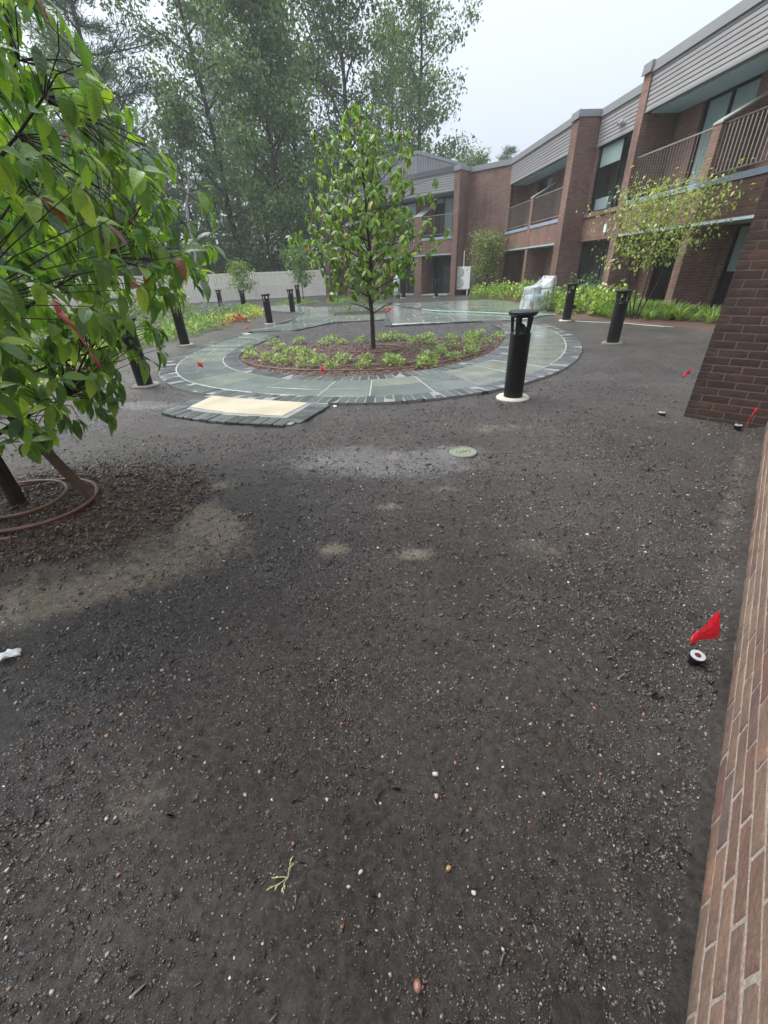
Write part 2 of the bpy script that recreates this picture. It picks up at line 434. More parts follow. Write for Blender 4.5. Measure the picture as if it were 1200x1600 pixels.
# --- numpy value/gradient noise
_perm = rng.permutation(512)
_grad = rng.normal(size=(512, 2)); _grad /= np.linalg.norm(_grad, axis=1)[:, None]
def pnoise(x, y):
    xi = np.floor(x).astype(np.int64); yi = np.floor(y).astype(np.int64)
    xf = x-xi; yf = y-yi
    def gr(ix, iy, dx, dy):
        h = _perm[(_perm[ix & 511]+iy) & 511]; g = _grad[h]; return g[..., 0]*dx+g[..., 1]*dy
    u = xf**3*(xf*(xf*6-15)+10); v = yf**3*(yf*(yf*6-15)+10)
    a = gr(xi, yi, xf, yf); b = gr(xi+1, yi, xf-1, yf); c = gr(xi, yi+1, xf, yf-1); d = gr(xi+1, yi+1, xf-1, yf-1)
    return (a+u*(b-a))+v*((c+u*(d-c))-(a+u*(b-a)))
def sstep(a, b, x):
    t = np.clip((x-a)/(b-a), 0, 1); return t*t*(3-2*t)

# ------------------------------------------------------------------ building frame
PHI = R(3.5)                        # the facade's own axes: local x = across (n), local y = along (m)
EY = Vector((-math.sin(PHI), math.cos(PHI), 0)); EX = Vector((math.cos(PHI), math.sin(PHI), 0))
def W(m, n, z=0): return EX*n+EY*m+Vector((0, 0, z))

# ------------------------------------------------------------------ paving outlines (plan, metres)
K = .9556
def sc(L): return [(x*K, y*K) for x, y in L]
OUT = sc([(4.30,13.2),(4.47,12.54),(4.57,11.53),(4.48,10.22),(4.17,8.92),(3.74,7.81),(3.21,6.88),(2.51,6.04),(1.68,5.41),(.85,5.04),(.27,4.95),(-.35,4.97),(-.9,5.10),(-1.7,5.36),(-2.30,5.68),(-2.65,5.88),(-3.09,6.27),(-3.52,6.82),(-3.88,7.47),(-4.14,8.31),(-4.25,9.3),(-4.2,10.6),(-3.87,12.3),(-3.7,13.0)])
INN = sc([(3.15,13.3),(3.38,12.6),(3.46,11.95),(3.32,10.61),(3.0,9.4),(2.67,8.47),(2.06,7.44),(1.42,6.82),(.82,6.42),(.2,6.22),(-.36,6.17),(-1.0,6.28),(-1.58,6.55),(-2.08,6.94),(-2.49,7.37),(-2.84,7.92),(-3.1,8.65),(-3.17,9.71),(-2.97,11.19),(-2.55,12.6),(-2.35,13.0)])
C0 = (0.0, 9.3*K)
def polar(L):
    a = np.array([math.atan2(x-C0[0], -(y-C0[1])) for x, y in L]); r_ = np.array([math.hypot(x-C0[0], y-C0[1]) for x, y in L])
    i = np.argsort(a); return a[i], r_[i]
_oa, _or = polar(OUT); _ia, _ir = polar(INN)
def smooth_interp(a, xa, ya):
    s = 0
    for d in (-.12, -.06, 0, .06, .12): s = s+np.interp(a+d, xa, ya)
    return s/5
def r_out(a): return smooth_interp(a, _oa, _or)
def r_in(a): return smooth_interp(a, _ia, _ir)
def pt(a, r_): return (C0[0]+r_*math.sin(a), C0[1]-r_*math.cos(a))
A0, A1 = -2.31, 2.27                 # left-far to right-far
BW = .27                             # edging width
PATH_Z = .034

def ring_mask(x, y):
    a = np.arctan2(x-C0[0], -(y-C0[1])); r_ = np.hypot(x-C0[0], y-C0[1])
    ro = smooth_interp(a, _oa, _or); return a, r_, ro

# ------------------------------------------------------------------ ground
def ground_h(x, y):
    n = x*EX.x+y*EX.y; m = x*EY.x+y*EY.y
    z = .010*np.abs(pnoise(x*2.1+1, y*2.1+4))*2-.006*np.maximum(0, pnoise(x*3.3, y*3.3+2)-.1)*3+.014*pnoise(x*.9+3, y*.9)+.009*pnoise(x*2.7, y*2.7+9)
    z = z+.19*sstep(6.6, 8.3, n)*sstep(6, 9, m)*(1-sstep(22, 25, m))
    z = z+.055*np.exp(-(((x+2.35)/.85)**2+((y-2.45)/.7)**2)**1.5)
    # rut beside the near wall
    s = (x-.561)*.6626+(y-.160)*.749; dwall = (x-.561)*-.749+(y-.160)*.6626
    z = z-.02*np.exp(-((dwall-.16)/.09)**2)*sstep(.2, 1, s)+.022*np.exp(-(dwall/.035)**2)*(s < 4.45)*(1+.6*pnoise(s*6, s*0+2))
    a, r_, ro = ring_mask(x, y)
    inside = (r_ < ro+.02) & (y < 13)
    z = np.where(inside, np.minimum(z, .0)-.0, z)
    patio = (y > 11.8) & (y < 23) & (x > -4) & (n < 6.3)
    z = np.where(patio, np.minimum(z*.5, .01), z)
    return z
def ground_mask(x, y):
    w1 = pnoise(x*1.7+5, y*1.7)*.3+pnoise(x*5, y*5)*.15
    def blob(cx, cy, rx, ry, ang=0):
        c, s = math.cos(ang), math.sin(ang); dx = x-cx; dy = y-cy
        return np.exp(-(((dx*c+dy*s)/rx)**2+((-dx*s+dy*c)/ry)**2))
    sand = sum(b*k for b, k in ((blob(-.29,1.87,.09,.07), 1.25), (blob(.15,1.78,.12,.06), .95), (blob(.04,2.33,.12,.07), .8), (blob(1.15,3.78,.55,.12), .55),
        (blob(.85,1.8,.15,.1), .5), (blob(.45,2.55,.16,.06), .55), (blob(-1.12,2.25,.13,.36,.75), .85), (blob(-1.45,1.62,.45,.14,.45), .62), (blob(-1.95,1.45,.35,.14,.2), .55), (blob(-1.2,2.75,.12,.08), .7),
        (blob(-1.2,2.05,.35,.5,.6), .42), (blob(-1.75,1.75,.6,.3,.3), .42), (blob(-2.3,1.3,.5,.2,.3), .4), (blob(-1.55,.85,.22,.12), .45), (blob(-.75,.62,.15,.1), .45), (blob(.9,.35,.15,.2), .3), (blob(.1,3.2,.2,.12), .5), (blob(-.35,3.05,.1,.06), .55)))
    s = (x-.561)*.6626+(y-.160)*.749; dwall = (x-.561)*-.749+(y-.160)*.6626
    sand = sand+.42*np.exp(-((dwall-.10)/.07)**2)*sstep(1.0, 2.4, s)*sstep(4.6, 3.4, s)
    mul = np.exp(-(((x+2.25)/.98)**2+((y-2.5)/.72)**2)**2)*1.0
    a, r_, ro = ring_mask(x, y)
    ri = smooth_interp(a, _ia, _ir)
    bed = (r_ < ri-.1) & (y < 10.2*K+pnoise(x*2, y*2)*.2)
    mul = np.maximum(mul, np.where(bed, 1.0, 0))
    n = x*EX.x+y*EX.y; m = x*EY.x+y*EY.y
    rb = sstep(0, .25, n-np.interp(m, [6, 9, 11, 12.3, 14, 16, 20, 24, 26], [7.2, 7.2, 6.55, 5.95, 6.0, 6.5, 6.7, 6.6, 6.4])+w1*.3)*(m > 5)*(m < 26)
    lb = sstep(0, .3, -(x-np.interp(y, [3.5, 5, 10.5, 11, 13, 15, 18, 21], [-5.2, -4.75, -5.55, -5.3, -5.0, -4.7, -4.5, -5.3]))+w1*.3)*(y > 3.2)*(y < 24)
    mul = np.maximum(mul, np.maximum(rb, lb)*.9)
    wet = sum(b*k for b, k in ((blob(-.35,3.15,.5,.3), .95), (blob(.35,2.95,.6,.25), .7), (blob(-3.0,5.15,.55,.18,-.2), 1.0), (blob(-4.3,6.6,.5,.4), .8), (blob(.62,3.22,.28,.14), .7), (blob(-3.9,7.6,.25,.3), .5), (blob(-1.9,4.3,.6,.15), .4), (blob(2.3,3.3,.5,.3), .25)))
    return np.clip(np.stack([sand+w1*.12*(sand > .1), mul, wet], 1), 0, 1.3)

def build_ground():
    rr = [0.004, 0.03, 0.06]
    while rr[-1] < 13: rr.append(rr[-1]*1.0068+.0006)
    while rr[-1] < 95: rr.append(rr[-1]*1.07)
    rr = np.array(rr)
    af = np.concatenate([np.linspace(R(-115), R(-56), 80)[:-1], np.linspace(R(-56), R(56), 330), np.linspace(R(56), R(115), 80)[1:]]); ab = np.linspace(R(115), R(245), 16)[1:-1]
    aa = np.concatenate([af, ab]); na = len(aa); nr = len(rr)
    Rg, Ag = np.meshgrid(rr, aa, indexing='ij')
    x = (Rg*np.sin(Ag)).ravel(); y = (Rg*np.cos(Ag)).ravel()
    z = ground_h(x, y)
    rf = Rg.ravel()
    fine = .0085*pnoise(x*9, y*9)+.0065*pnoise(x*23, y*23+7)+.0052*pnoise(x*55+3, y*55)*np.clip(1.5/np.maximum(rf, .5), .3, 1)+.0034*pnoise(x*120, y*120+1)*np.clip(1.2/np.maximum(rf, .5), .2, 1)
    crumb = np.abs(pnoise(x*31+11, y*31))
    fine = fine+.007*np.maximum(0, pnoise(x*14+2, y*14+2)-.15)*2+.006*(.35-crumb)*np.clip(2/np.maximum(rf, .5), .2, 1)
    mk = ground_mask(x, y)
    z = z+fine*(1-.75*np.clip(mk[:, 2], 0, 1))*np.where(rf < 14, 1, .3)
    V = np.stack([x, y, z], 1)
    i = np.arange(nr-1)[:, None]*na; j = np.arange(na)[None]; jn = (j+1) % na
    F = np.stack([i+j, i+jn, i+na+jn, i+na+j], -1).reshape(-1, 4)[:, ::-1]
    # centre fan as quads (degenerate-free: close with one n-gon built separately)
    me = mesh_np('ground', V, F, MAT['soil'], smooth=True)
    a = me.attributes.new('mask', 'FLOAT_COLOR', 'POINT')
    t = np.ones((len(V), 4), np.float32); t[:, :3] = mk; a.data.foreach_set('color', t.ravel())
    o = link('ground', me); tag(o, kind='structure')
build_ground()

# ------------------------------------------------------------------ haze: rain-filled air
hz = MB().box((-96, -96, -1.2), (96, 96, 33)).build('haze')
tag(hz, kind='stuff')
hm = bpy.data.materials.new('haze_air'); hm.use_nodes = True; hm.node_tree.nodes.clear()
_o = hm.node_tree.nodes.new('ShaderNodeOutputMaterial'); _v = hm.node_tree.nodes.new('ShaderNodeVolumePrincipled')
_v.inputs['Color'].default_value = (.93, .96, 1, 1); _v.inputs['Density'].default_value = .0014
hm.node_tree.links.new(_v.outputs[0], _o.inputs['Volume']); hz.data.materials.append(hm)

# ------------------------------------------------------------------ paving
def clip_poly(sub, clip):
    """convex clip, both counter-clockwise"""
    out_ = sub
    for i in range(len(clip)):
        ax, ay = clip[i]; bx, by = clip[(i+1) % len(clip)]
        inp = out_; out_ = []
        if not inp: break
        def side(p): return (bx-ax)*(p[1]-ay)-(by-ay)*(p[0]-ax)
        for k in range(len(inp)):
            p, q = inp[k], inp[(k+1) % len(inp)]
            sp, sq = side(p), side(q)
            if sp >= 0: out_.append(p)
            if sp*sq < 0:
                t = sp/(sp-sq); out_.append((p[0]+(q[0]-p[0])*t, p[1]+(q[1]-p[1])*t))
    return out_
def area(p): return abs(sum(p[i][0]*p[(i+1) % len(p)][1]-p[(i+1) % len(p)][0]*p[i][1] for i in range(len(p))))/2
def slab(poly, parent, ztop=PATH_Z, name='slab'):
    cx = sum(p[0] for p in poly)/len(poly); cy = sum(p[1] for p in poly)/len(poly)
    mb = MB().prism([(p[0]-cx, p[1]-cy) for p in poly], -.035, 0, .004)
    o = link(name, mb.mesh(name, MAT['slab']), parent, (cx, cy, ztop+rnd.uniform(-.0015, .0015)),
             (rnd.uniform(-.0015, .0015), rnd.uniform(-.0015, .0015), 0))
    return o

def arc_poly(a0, a1, f0, f1, n=5):
    """patch between two angles and two fractions across the path"""
    def rr_(a, f): lo = r_in(a)+.01; hi = r_out(a)-BW-.012; return lo+(hi-lo)*f
    A = np.linspace(a0, a1, n)
    return [pt(a, rr_(a, f1)) for a in A]+[pt(a, rr_(a, f0)) for a in A[::-1]]

path = MB()
_as = np.linspace(A0, A1, 121)
for a, b in zip(_as[:-1], _as[1:]):
    p0, p1, p2, p3 = pt(a, r_in(a)-BW+.02), pt(a, r_out(a)-.02), pt(b, r_out(b)-.02), pt(b, r_in(b)-BW+.02)
    path.add([(*p0, -.05), (*p1, -.05), (*p2, -.05), (*p3, -.05), (*p0, PATH_Z-.005), (*p1, PATH_Z-.005), (*p2, PATH_Z-.005), (*p3, PATH_Z-.005)],
             [(4,5,6,7), (1,2,6,5), (3,0,4,7)])
gpath = path.build('garden_path', MAT['mortar']); tag(gpath, kind='structure')
a = A0; GAP = .016
while a < A1-.02:
    rm = (r_in(a)+r_out(a))/2
    st = rnd.choice((.52, .62, .62, .76, .9))/rm
    b = min(a+st, A1)
    if A1-b < .1: b = A1
    g2 = GAP/2/rm
    k = rnd.random()
    if k < .4: cuts = [0, 1]
    elif k < .9: f = rnd.uniform(.35, .65); cuts = [0, f, 1]
    else: cuts = [0, 1]
    wd = r_out(rm and a)-BW-r_in(a)
    for f0, f1 in zip(cuts[:-1], cuts[1:]):
        e = GAP/2/max(wd, .5)
        slab(arc_poly(a+g2, b-g2, f0+(e if f0 > 0 else 0), f1-(e if f1 < 1 else 0)), gpath)
    a = b

# shared sett meshes (unit length, scaled per stone)
def sett_mesh(i):
    q = random.Random(i)
    p = [(-.5+q.uniform(0, .05), -.5+q.uniform(0, .03)), (.5-q.uniform(0, .05), -.5+q.uniform(0, .03)), (.5-q.uniform(0, .05), .5-q.uniform(0, .03)), (-.5+q.uniform(0, .05), .5-q.uniform(0, .03))]
    mb = MB(); n = 4
    mb.v = [(x, y, -1) for x, y in p]+[(x, y, -.07) for x, y in p]+[(x*.95, y*.975, q.uniform(-.02, .03)) for x, y in p]
    mb.f = [(i_, (i_+1) % n, n+(i_+1) % n, n+i_) for i_ in range(n)]+[(n+i_, n+(i_+1) % n, 2*n+(i_+1) % n, 2*n+i_) for i_ in range(n)]+[(8, 9, 10, 11)]
    return mb.mesh('sett', MAT['sett'])
SETT = [sett_mesh(i) for i in range(8)]
def sett(x, y, ang, w, l, parent, z=PATH_Z):
    return link('sett', rnd.choice(SETT), parent, (x, y, z+rnd.uniform(-.003, .004)), (rnd.uniform(-.02, .02), rnd.uniform(-.02, .02), ang+rnd.uniform(-.02, .02)), (w, l, .06))
def edging_ring(name, fr, off, a0, a1, step=.115):
    bed = MB(); A_ = np.linspace(a0, a1, 140)
    for p_, q_ in zip(A_[:-1], A_[1:]):
        bed.add([(*pt(u_, fr(u_)+off+v_), z_) for z_ in (-.04, PATH_Z-.0022) for u_, v_ in ((p_, -BW/2+.004), (p_, BW/2-.004), (q_, BW/2-.004), (q_, -BW/2+.004))],
                [(4, 5, 6, 7), (1, 2, 6, 5), (3, 0, 4, 7)])
    base = bed.build(name, MAT['sett_mortar']); tag(base, kind='structure')
    a = a0
    while a < a1:
        w = step*rnd.uniform(.85, 1.15); r_ = fr(a)+off; da = w/r_
        am = a+da/2; p = pt(am, fr(am)+off)
        # tangent direction of the curve
        q0, q1 = pt(am-.02, fr(am-.02)+off), pt(am+.02, fr(am+.02)+off)
        sett(p[0], p[1], math.atan2(q1[1]-q0[1], q1[0]-q0[0]), w-.008, BW-.008, base)
        a += da
    return base
edging_ring('outer_edging', r_out, -BW/2, A0+.05, A1)
edging_ring('inner_edging', r_in, -BW/2+.0, A0, A1, .125)
def edging_line(base, pts, w=.24, step=.15, z=PATH_Z):
    for p, q in zip(pts[:-1], pts[1:]):
        L = math.dist(p, q); n = max(1, round(L/step)); ang = math.atan2(q[1]-p[1], q[0]-p[0])
        for i in range(n):
            t = (i+.5)/n
            sett(p[0]+(q[0]-p[0])*t, p[1]+(q[1]-p[1])*t, ang, L/n-.008, w, base, z)

# entry pad in front of the oval
PAD = sc([(-2.66,4.97),(-2.28,4.68),(-1.71,4.44),(-.96,4.24),(-.63,5.02),(-1.45,5.27),(-2.30,5.66),(-2.38,5.64)])
padb = MB().prism(PAD, -.06, PATH_Z-.006).build('entry_pad_base', MAT['sett_mortar']); tag(padb, kind='structure')
pad_in = sc([(-2.40,5.10),(-1.80,4.78),(-1.12,4.55),(-.89,5.06),(-1.45,5.26),(-2.28,5.60)])
link('pad_slab', MB().prism(pad_in, -.02, PATH_Z+.001, .003).mesh('pad_slab', MAT['pad']), padb)
edging_line(padb, sc([(-2.60,4.99),(-2.25,4.77),(-1.68,4.52),(-1.0,4.32)]), .25*K, .13)
edging_line(padb, sc([(-.98,4.32),(-.72,4.98)]), .24, .12)
edging_line(padb, sc([(-2.52,5.06),(-2.36,5.58)]), .20, .12)

# patio and the walk beyond the island
pat = empty('patio', (0, 0, 0)); 
P1 = sc([(.49,13.12),(2.87,13.40),(4.5,13.3),(5.5,14.2),(6.3,19.6),(5.8,22.3),(.4,22.3)])
P1b = sc([(3.12,13.42),(3.2,13.22),(4.32,13.2),(4.42,13.42)])
P2 = sc([(-2.9,18.72),(.38,18.72),(.38,22.3),(-2.9,22.0)])
P3 = sc([(-2.95,14.75),(.38,14.92),(.38,16.92),(-2.95,16.92)])
P4 = sc([(-2.95,16.94),(-1.62,16.94),(-1.62,18.70),(-2.95,18.70)])
P5 = sc([(-3.7,13.02),(-2.36,13.02),(-1.55,14.73),(-3.25,14.73)])
P6 = sc([(-6.2,22.6),(-2.92,18.9),(-2.92,22.0),(-5.0,25.2)])
pm = MB()
for P in (P1, P1b, P2, P3, P4, P5, P6): pm.prism(P, -.06, PATH_Z-.006)
bpy.data.objects.remove(pat)
pat = pm.build('patio', MAT['mortar']); tag(pat, kind='structure')
def ccw(P): return P if sum(P[i][0]*P[(i+1) % len(P)][1]-P[(i+1) % len(P)][0]*P[i][1] for i in range(len(P))) > 0 else P[::-1]
def field(P, parent, row=.6, lens=(.6, .9, .9, 1.2), rot=PHI):
    P = ccw(P)
    c, s = math.cos(rot), math.sin(rot)
    loc = [(x*c+y*s, -x*s+y*c) for x, y in P]
    x0, x1 = min(p[0] for p in loc), max(p[0] for p in loc); y0, y1 = min(p[1] for p in loc), max(p[1] for p in loc)
    y = y0
    while y < y1:
        r_ = row*rnd.choice((.8, 1, 1, 1.3)); x = x0-rnd.uniform(0, .6)
        while x < x1:
            l = rnd.choice(lens)
            q = [(x+.008, y+.008), (x+l-.008, y+.008), (x+l-.008, y+r_-.008), (x+.008, y+r_-.008)]
            q = [(u*c-v*s, u*s+v*c) for u, v in q]
            pc = clip_poly(q, P)
            if len(pc) > 2 and area(pc) > .02: slab(pc, parent)
            x += l
        y += r_
for P in (P1, P1b, P2, P3, P4, P5, P6): field(P, pat)
ed = MB().box((0, 14, -.3), (.01, 14.01, -.29)).build('patio_edging', MAT['mortar']); tag(ed, kind='structure')
edging_line(ed, sc([(.36,15.02),(.36,13.05)]), .2, .2, PATH_Z+.002)
edging_line(ed, sc([(.36,13.02),(2.85,13.30),(3.2,13.25)]), .2, .2, PATH_Z+.002)
edging_line(ed, sc([(-2.42,12.95),(-1.5,14.70),(.36,14.86)]), .2, .2, PATH_Z+.002)
edging_line(ed, sc([(-3.86,12.6),(-3.36,14.7),(-3.02,16.9),(-3.02,18.6)]), .2, .2, PATH_Z+.002)
edging_line(ed, sc([(-3.05,18.9),(-6.25,22.5)]), .2, .24, PATH_Z+.002)
edging_line(ed, sc([(5.6,14.2),(6.4,19.6)]), .2, .24, PATH_Z+.002)
bxm = MB().prism(sc([(-1.6,16.95),(.36,16.95),(.36,18.68),(-1.6,18.68)]), -.06, PATH_Z-.004).build('box_hedge_bed', MAT['soil']); tag(bxm, kind='structure')

# ------------------------------------------------------------------ building
bld = empty('brick_building', (0, 0, 0), PHI)
tag(bld, 'two storey brown brick building with grey fascia siding and recessed balconies', 'building')
def bpart(name, mb, mat, parent=bld, **k): return mb.build(name, MAT[mat] if isinstance(mat, str) else mat, parent, **k)
def bx(name, n0, n1, m0, m1, z0, z1, mat, parent=bld, bevel=0):
    return bpart(name, MB().box((n0, m0, z0), (n1, m1, z1)), mat, parent, bevel=bevel)
class Wing:      # oriented boxes along the 45-degree wing: s along the face away from the corner, d outwards-inwards depth
    def __init__(s_, m0, n0): s_.o = (n0, m0)
    def P(s_, s, d, z): q = .70711; return (s_.o[0]-q*s+q*d, s_.o[1]+q*s+q*d, z)
    def box(s_, mb, s0, s1, d0, d1, z0, z1):
        v = [s_.P(s, d, z) for z in (z0, z1) for s, d in ((s0, d0), (s0, d1), (s1, d1), (s1, d0))]
        return mb.add(v, [(0,1,2,3)[::-1] if False else (3,2,1,0), (4,5,6,7), (0,1,5,4), (1,2,6,5), (2,3,7,6), (3,0,4,7)])
class Straight:
    """s along +m from m0, d = depth behind the face at n0"""
    def __init__(s_, m0, n0): s_.o = (n0, m0)
    def P(s_, s, d, z): return (s_.o[0]+d, s_.o[1]+s, z)
    box = Wing.box
def fixn(mb):
    return mb
def part_box(fr, name, mat, s0, s1, d0, d1, z0, z1, parent=bld):
    me = fr.box(MB(), s0, s1, d0, d1, z0, z1).mesh(name, MAT[mat])
    bm = bmesh.new(); bm.from_mesh(me); bmesh.ops.recalc_face_normals(bm, faces=bm.faces); bm.to_mesh(me); bm.free()
    # redo the metre UVs with right normals
    uv = me.uv_layers['UVMap']
    for p in me.polygons:
        nx, ny, nz = p.normal
        for li in p.loop_indices:
            c = me.vertices[me.loops[li].vertex_index].co
            if abs(nz) > .7: uv.data[li].uv = (c.x, c.y)
            else:
                l = math.hypot(nx, ny) or 1; uv.data[li].uv = (-ny/l*c.x+nx/l*c.y, c.z)
    return link(name, me, parent)
ROOF, LEDGE, FL2 = 5.68, 2.90, 2.78
def siding(fr, s0, s1, z0=4.88, z1=ROOF, d=-.02, nb=8):
    h = (z1-z0)/nb
    back = part_box(fr, 'fascia_wall', 'frame', s0, s1, .04, .16, z0, z1)
    for i in range(nb):
        a = z0+i*h
        mb = MB()
        P = fr.P
        v = []
        for s in (s0, s1):
            v += [P(s, .020, a), P(s, -.004, a+.003), P(s, -.010, a+.014), P(s, -.004, a+h*.86), P(s, .020, a+h*.89), P(s, .020, a+h)]
        n = 6
        mb.add(v, [(k, k+1, n+k+1, n+k) for k in range(n-1)]+[tuple(range(n)), tuple(range(2*n-1, n-1, -1))])
        me = mb.mesh('siding_board', MAT['siding'])
        bm = bmesh.new(); bm.from_mesh(me); bmesh.ops.recalc_face_normals(bm, faces=bm.faces); bm.to_mesh(me); bm.free()
        link('siding_board', me, bld)
    part_box(fr, 'drip_edge', 'siding', s0, s1, -.02, .05, z0-.03, z0-.002)
def coping(fr, s0, s1, d0=-.05, d1=.5, z=ROOF):
    part_box(fr, 'coping', 'coping', s0, s1, d0, d1, z+.003, z+.19)
    part_box(fr, 'coping_lip', 'coping', s0, s1, d0-.012, d0+.03, z-.03, z+.05)
def window(fr, s0, s1, d, z0, z1, panes=2, blind=0.0, frame=.05, blind_full=False, curtain=False):
    """glazed opening: frame, panes and what hangs behind them"""
    w = part_box(fr, 'window', 'frame', s0, s1, d, d+.06, z0, z0+frame)
    part_box(fr, 'frame', 'frame', s0, s1, d, d+.06, z1-frame, z1, w)
    n = panes
    for i in range(n+1):
        c = s0+(s1-s0-frame)*i/n
        part_box(fr, 'mullion', 'frame', c, c+frame, d+.002, d+.058, z0+frame, z1-frame, w)
    for i in range(n):
        a = s0+(s1-s0-frame)*i/n+frame; b = s0+(s1-s0-frame)*(i+1)/n
        part_box(fr, 'pane', 'glass', a, b, d+.025, d+.033, z0+frame, z1-frame, w)
        bl = blind if not hasattr(blind, '__len__') else blind[i]
        if bl > 0: part_box(fr, 'blind', 'blind', a+.01, b-.01, d+.062, d+.07, z1-frame-(z1-z0)*bl, z1-frame, w)
    part_box(fr, 'room_back', 'interior', s0, s1, d+.55, d+.57, z0, z1, w)
    part_box(fr, 'room_floor', 'interior', s0, s1, d+.065, d+.55, z0-.03, z0, w)
    part_box(fr, 'room_ceiling', 'interior', s0, s1, d+.065, d+.55, z1, z1+.03, w)
    part_box(fr, 'room_side', 'interior', s0-.03, s0, d+.065, d+.55, z0, z1, w)
    part_box(fr, 'room_side', 'interior', s1, s1+.03, d+.065, d+.55, z0, z1, w)
    return w
def wall_with_opening(fr, s0, s1, d0, d1, z0, z1, openings):
    """brick wall pieces round rectangular openings [(a,b,za,zb)] sorted along s"""
    s = s0
    for a, b, za, zb in openings:
        if a > s: part_box(fr, 'wall', 'brickwall', s, a, d0, d1, z0, z1)
        if za > z0: part_box(fr, 'wall', 'brickwall', a, b, d0, d1, z0, za)
        if zb < z1: part_box(fr, 'wall', 'brickwall', a, b, d0, d1, zb, z1)
        s = b
    if s < s1: part_box(fr, 'wall', 'brickwall', s, s1, d0, d1, z0, z1)
def railing(fr, s0, s1, d, z0, z1, step=.115):
    r_ = part_box(fr, 'railing', 'railing', s0, s1, d, d+.035, z1-.03, z1)
    part_box(fr, 'bottom_rail', 'railing', s0, s1, d+.004, d+.03, z0, z0+.025, r_)
    n = max(2, int((s1-s0)/step))
    base = part_box(fr, 'baluster', 'railing', s0, s0+.011, d+.011, d+.022, z0+.025, z1-.03, r_)
    o = fr.P(0, 0, 0); o2 = fr.P((s1-s0-.014)/n, 0, 0); dv = Vector(o2)-Vector(o)
    for i in range(1, n+1):
        c = base.copy(); col.objects.link(c); c.parent = r_; c.location = dv*i
    return r_
def fin(fr, s0, s1, d0, d1, upper=True, lower=True):
    if lower: part_box(fr, 'fin_wall', 'brickwall', s0, s1, d0, d1, -.1, FL2-.002)
    if upper:
        P = fr.P; z0, za, zb = FL2, 3.92, 4.42
        v = [P(s, d, z) for s in (s0, s1) for d, z in ((d0, z0), (d1, z0), (d1, zb), (d0, za))]
        me = MB().add(v, [(0,1,2,3), (7,6,5,4), (0,4,5,1), (1,5,6,2), (2,6,7,3), (3,7,4,0)]).mesh('fin_wall', MAT['brickwall'])
        bm = bmesh.new(); bm.from_mesh(me); bmesh.ops.recalc_face_normals(bm, faces=bm.faces); bm.to_mesh(me); bm.free()
        f = link('fin_wall', me, bld)
        v = [P(s, d, z) for s in (s0-.015, s1+.015) for d, z in ((d0-.015, za+.002), (d1, zb+.002), (d1, zb+.042), (d0-.015, za+.042))]
        me = MB().add(v, [(0,1,2,3), (7,6,5,4), (0,4,5,1), (1,5,6,2), (2,6,7,3), (3,7,4,0)]).mesh('fin_cap', MAT['mortar'])
        bm = bmesh.new(); bm.from_mesh(me); bmesh.ops.recalc_face_normals(bm, faces=bm.faces); bm.to_mesh(me); bm.free()
        link('cap', me, f)
def balcony_bay(fr, s0, s1, depth, splits, up_open, low_open, ledge_gap=None):
    """soffit, ledge, spandrel, canopy, back walls of a recessed two-storey bay"""
    siding(fr, s0, s1); coping(fr, s0-.0, s1+.0)
    part_box(fr, 'soffit', 'soffit', s0, s1, .17, depth, 4.84, 4.90)
    part_box(fr, 'roof_slab', 'coping', s0, s1, .17, depth+1.5, 4.905, 5.45)
    part_box(fr, 'balcony_floor', 'ledge', s0, s1, .21, depth, 2.70, FL2-.004)
    part_box(fr, 'canopy', 'soffit', s0, s1, -.03, depth-.003, 2.03, 2.085)
    edges = [s0]+[x for sp in splits for x in sp]+[s1]
    for a, b in zip(edges[0::2], edges[1::2]):
        part_box(fr, 'spandrel', 'brickwall', a+.002, b-.002, .0, .2, 2.09, FL2-.002)
        part_box(fr, 'ledge', 'ledge', a+.002, b-.002, -.03, .26, FL2, LEDGE)
        railing(fr, a+.01, b-.01, .06, LEDGE+.1, 3.92)
    for a, b in splits: fin(fr, a, b, -.012, depth)
    wall_with_opening(fr, s0, s1, depth, depth+.25, FL2+.002, 4.84, [(a, b, za, zb) for a, b, za, zb, *_ in up_open])
    wall_with_opening(fr, s0, s1, depth, depth+.25, -.1, 2.03, [(a, b, za, zb) for a, b, za, zb, *_ in low_open])
    part_box(fr, 'floor_edge', 'brickwall', s0, s1, depth, depth+.25, 2.032, FL2)
    for a, b, za, zb, pn, bl in up_open+low_open: window(fr, a, b, depth+.06, za, zb, pn, bl)

B1 = Straight(18.8, 8.6)            # far balcony block
balcony_bay(B1, 0, 6.6, .95, [(3.12, 3.40)],
    [(.7, 2.5, 2.9, 4.8, 2, (.35, 1.0)), (3.65, 5.3, 2.9, 4.8, 2, (.9, .0))],
    [(.6, 2.3, .1, 2.0, 2, 0), (3.9, 5.4, .1, 2.0, 2, 0)])
part_box(B1, 'end_wall', 'brickwall', 6.6, 6.9, .06, 2.2, -.1, ROOF)
PR1 = Straight(18.3, 8.45)          # tall pier
part_box(PR1, 'pier', 'brickwall', 0, .5, 0, 1.4, -.1, ROOF)
coping(Straight(18.26, 8.45), 0, .58, -.05, 1.45)
B2 = Straight(15.0, 9.25)           # window bay
siding(B2, .0, 3.28); coping(B2, 0, 3.24, -.05, .5)
part_box(B2, 'roof_slab', 'coping', 0, 3.28, .17, 2, 4.9, 5.45)
part_box(B2, 'spandrel', 'brickwall', 0, 3.29, 0, .25, 2.06, 2.80)
part_box(B2, 'sill', 'brickwall', .0, 3.28, -.06, .26, 2.803, 2.93)
window(B2, .25, 3.15, .08, 2.935, 4.85, 2, (.0, .28))
part_box(B2, 'wall', 'brickwall', 3.15, 3.29, .02, .25, 2.935, 4.85)
part_box(B2, 'wall', 'brickwall', 0, .25, .02, .25, 2.935, 4.85)
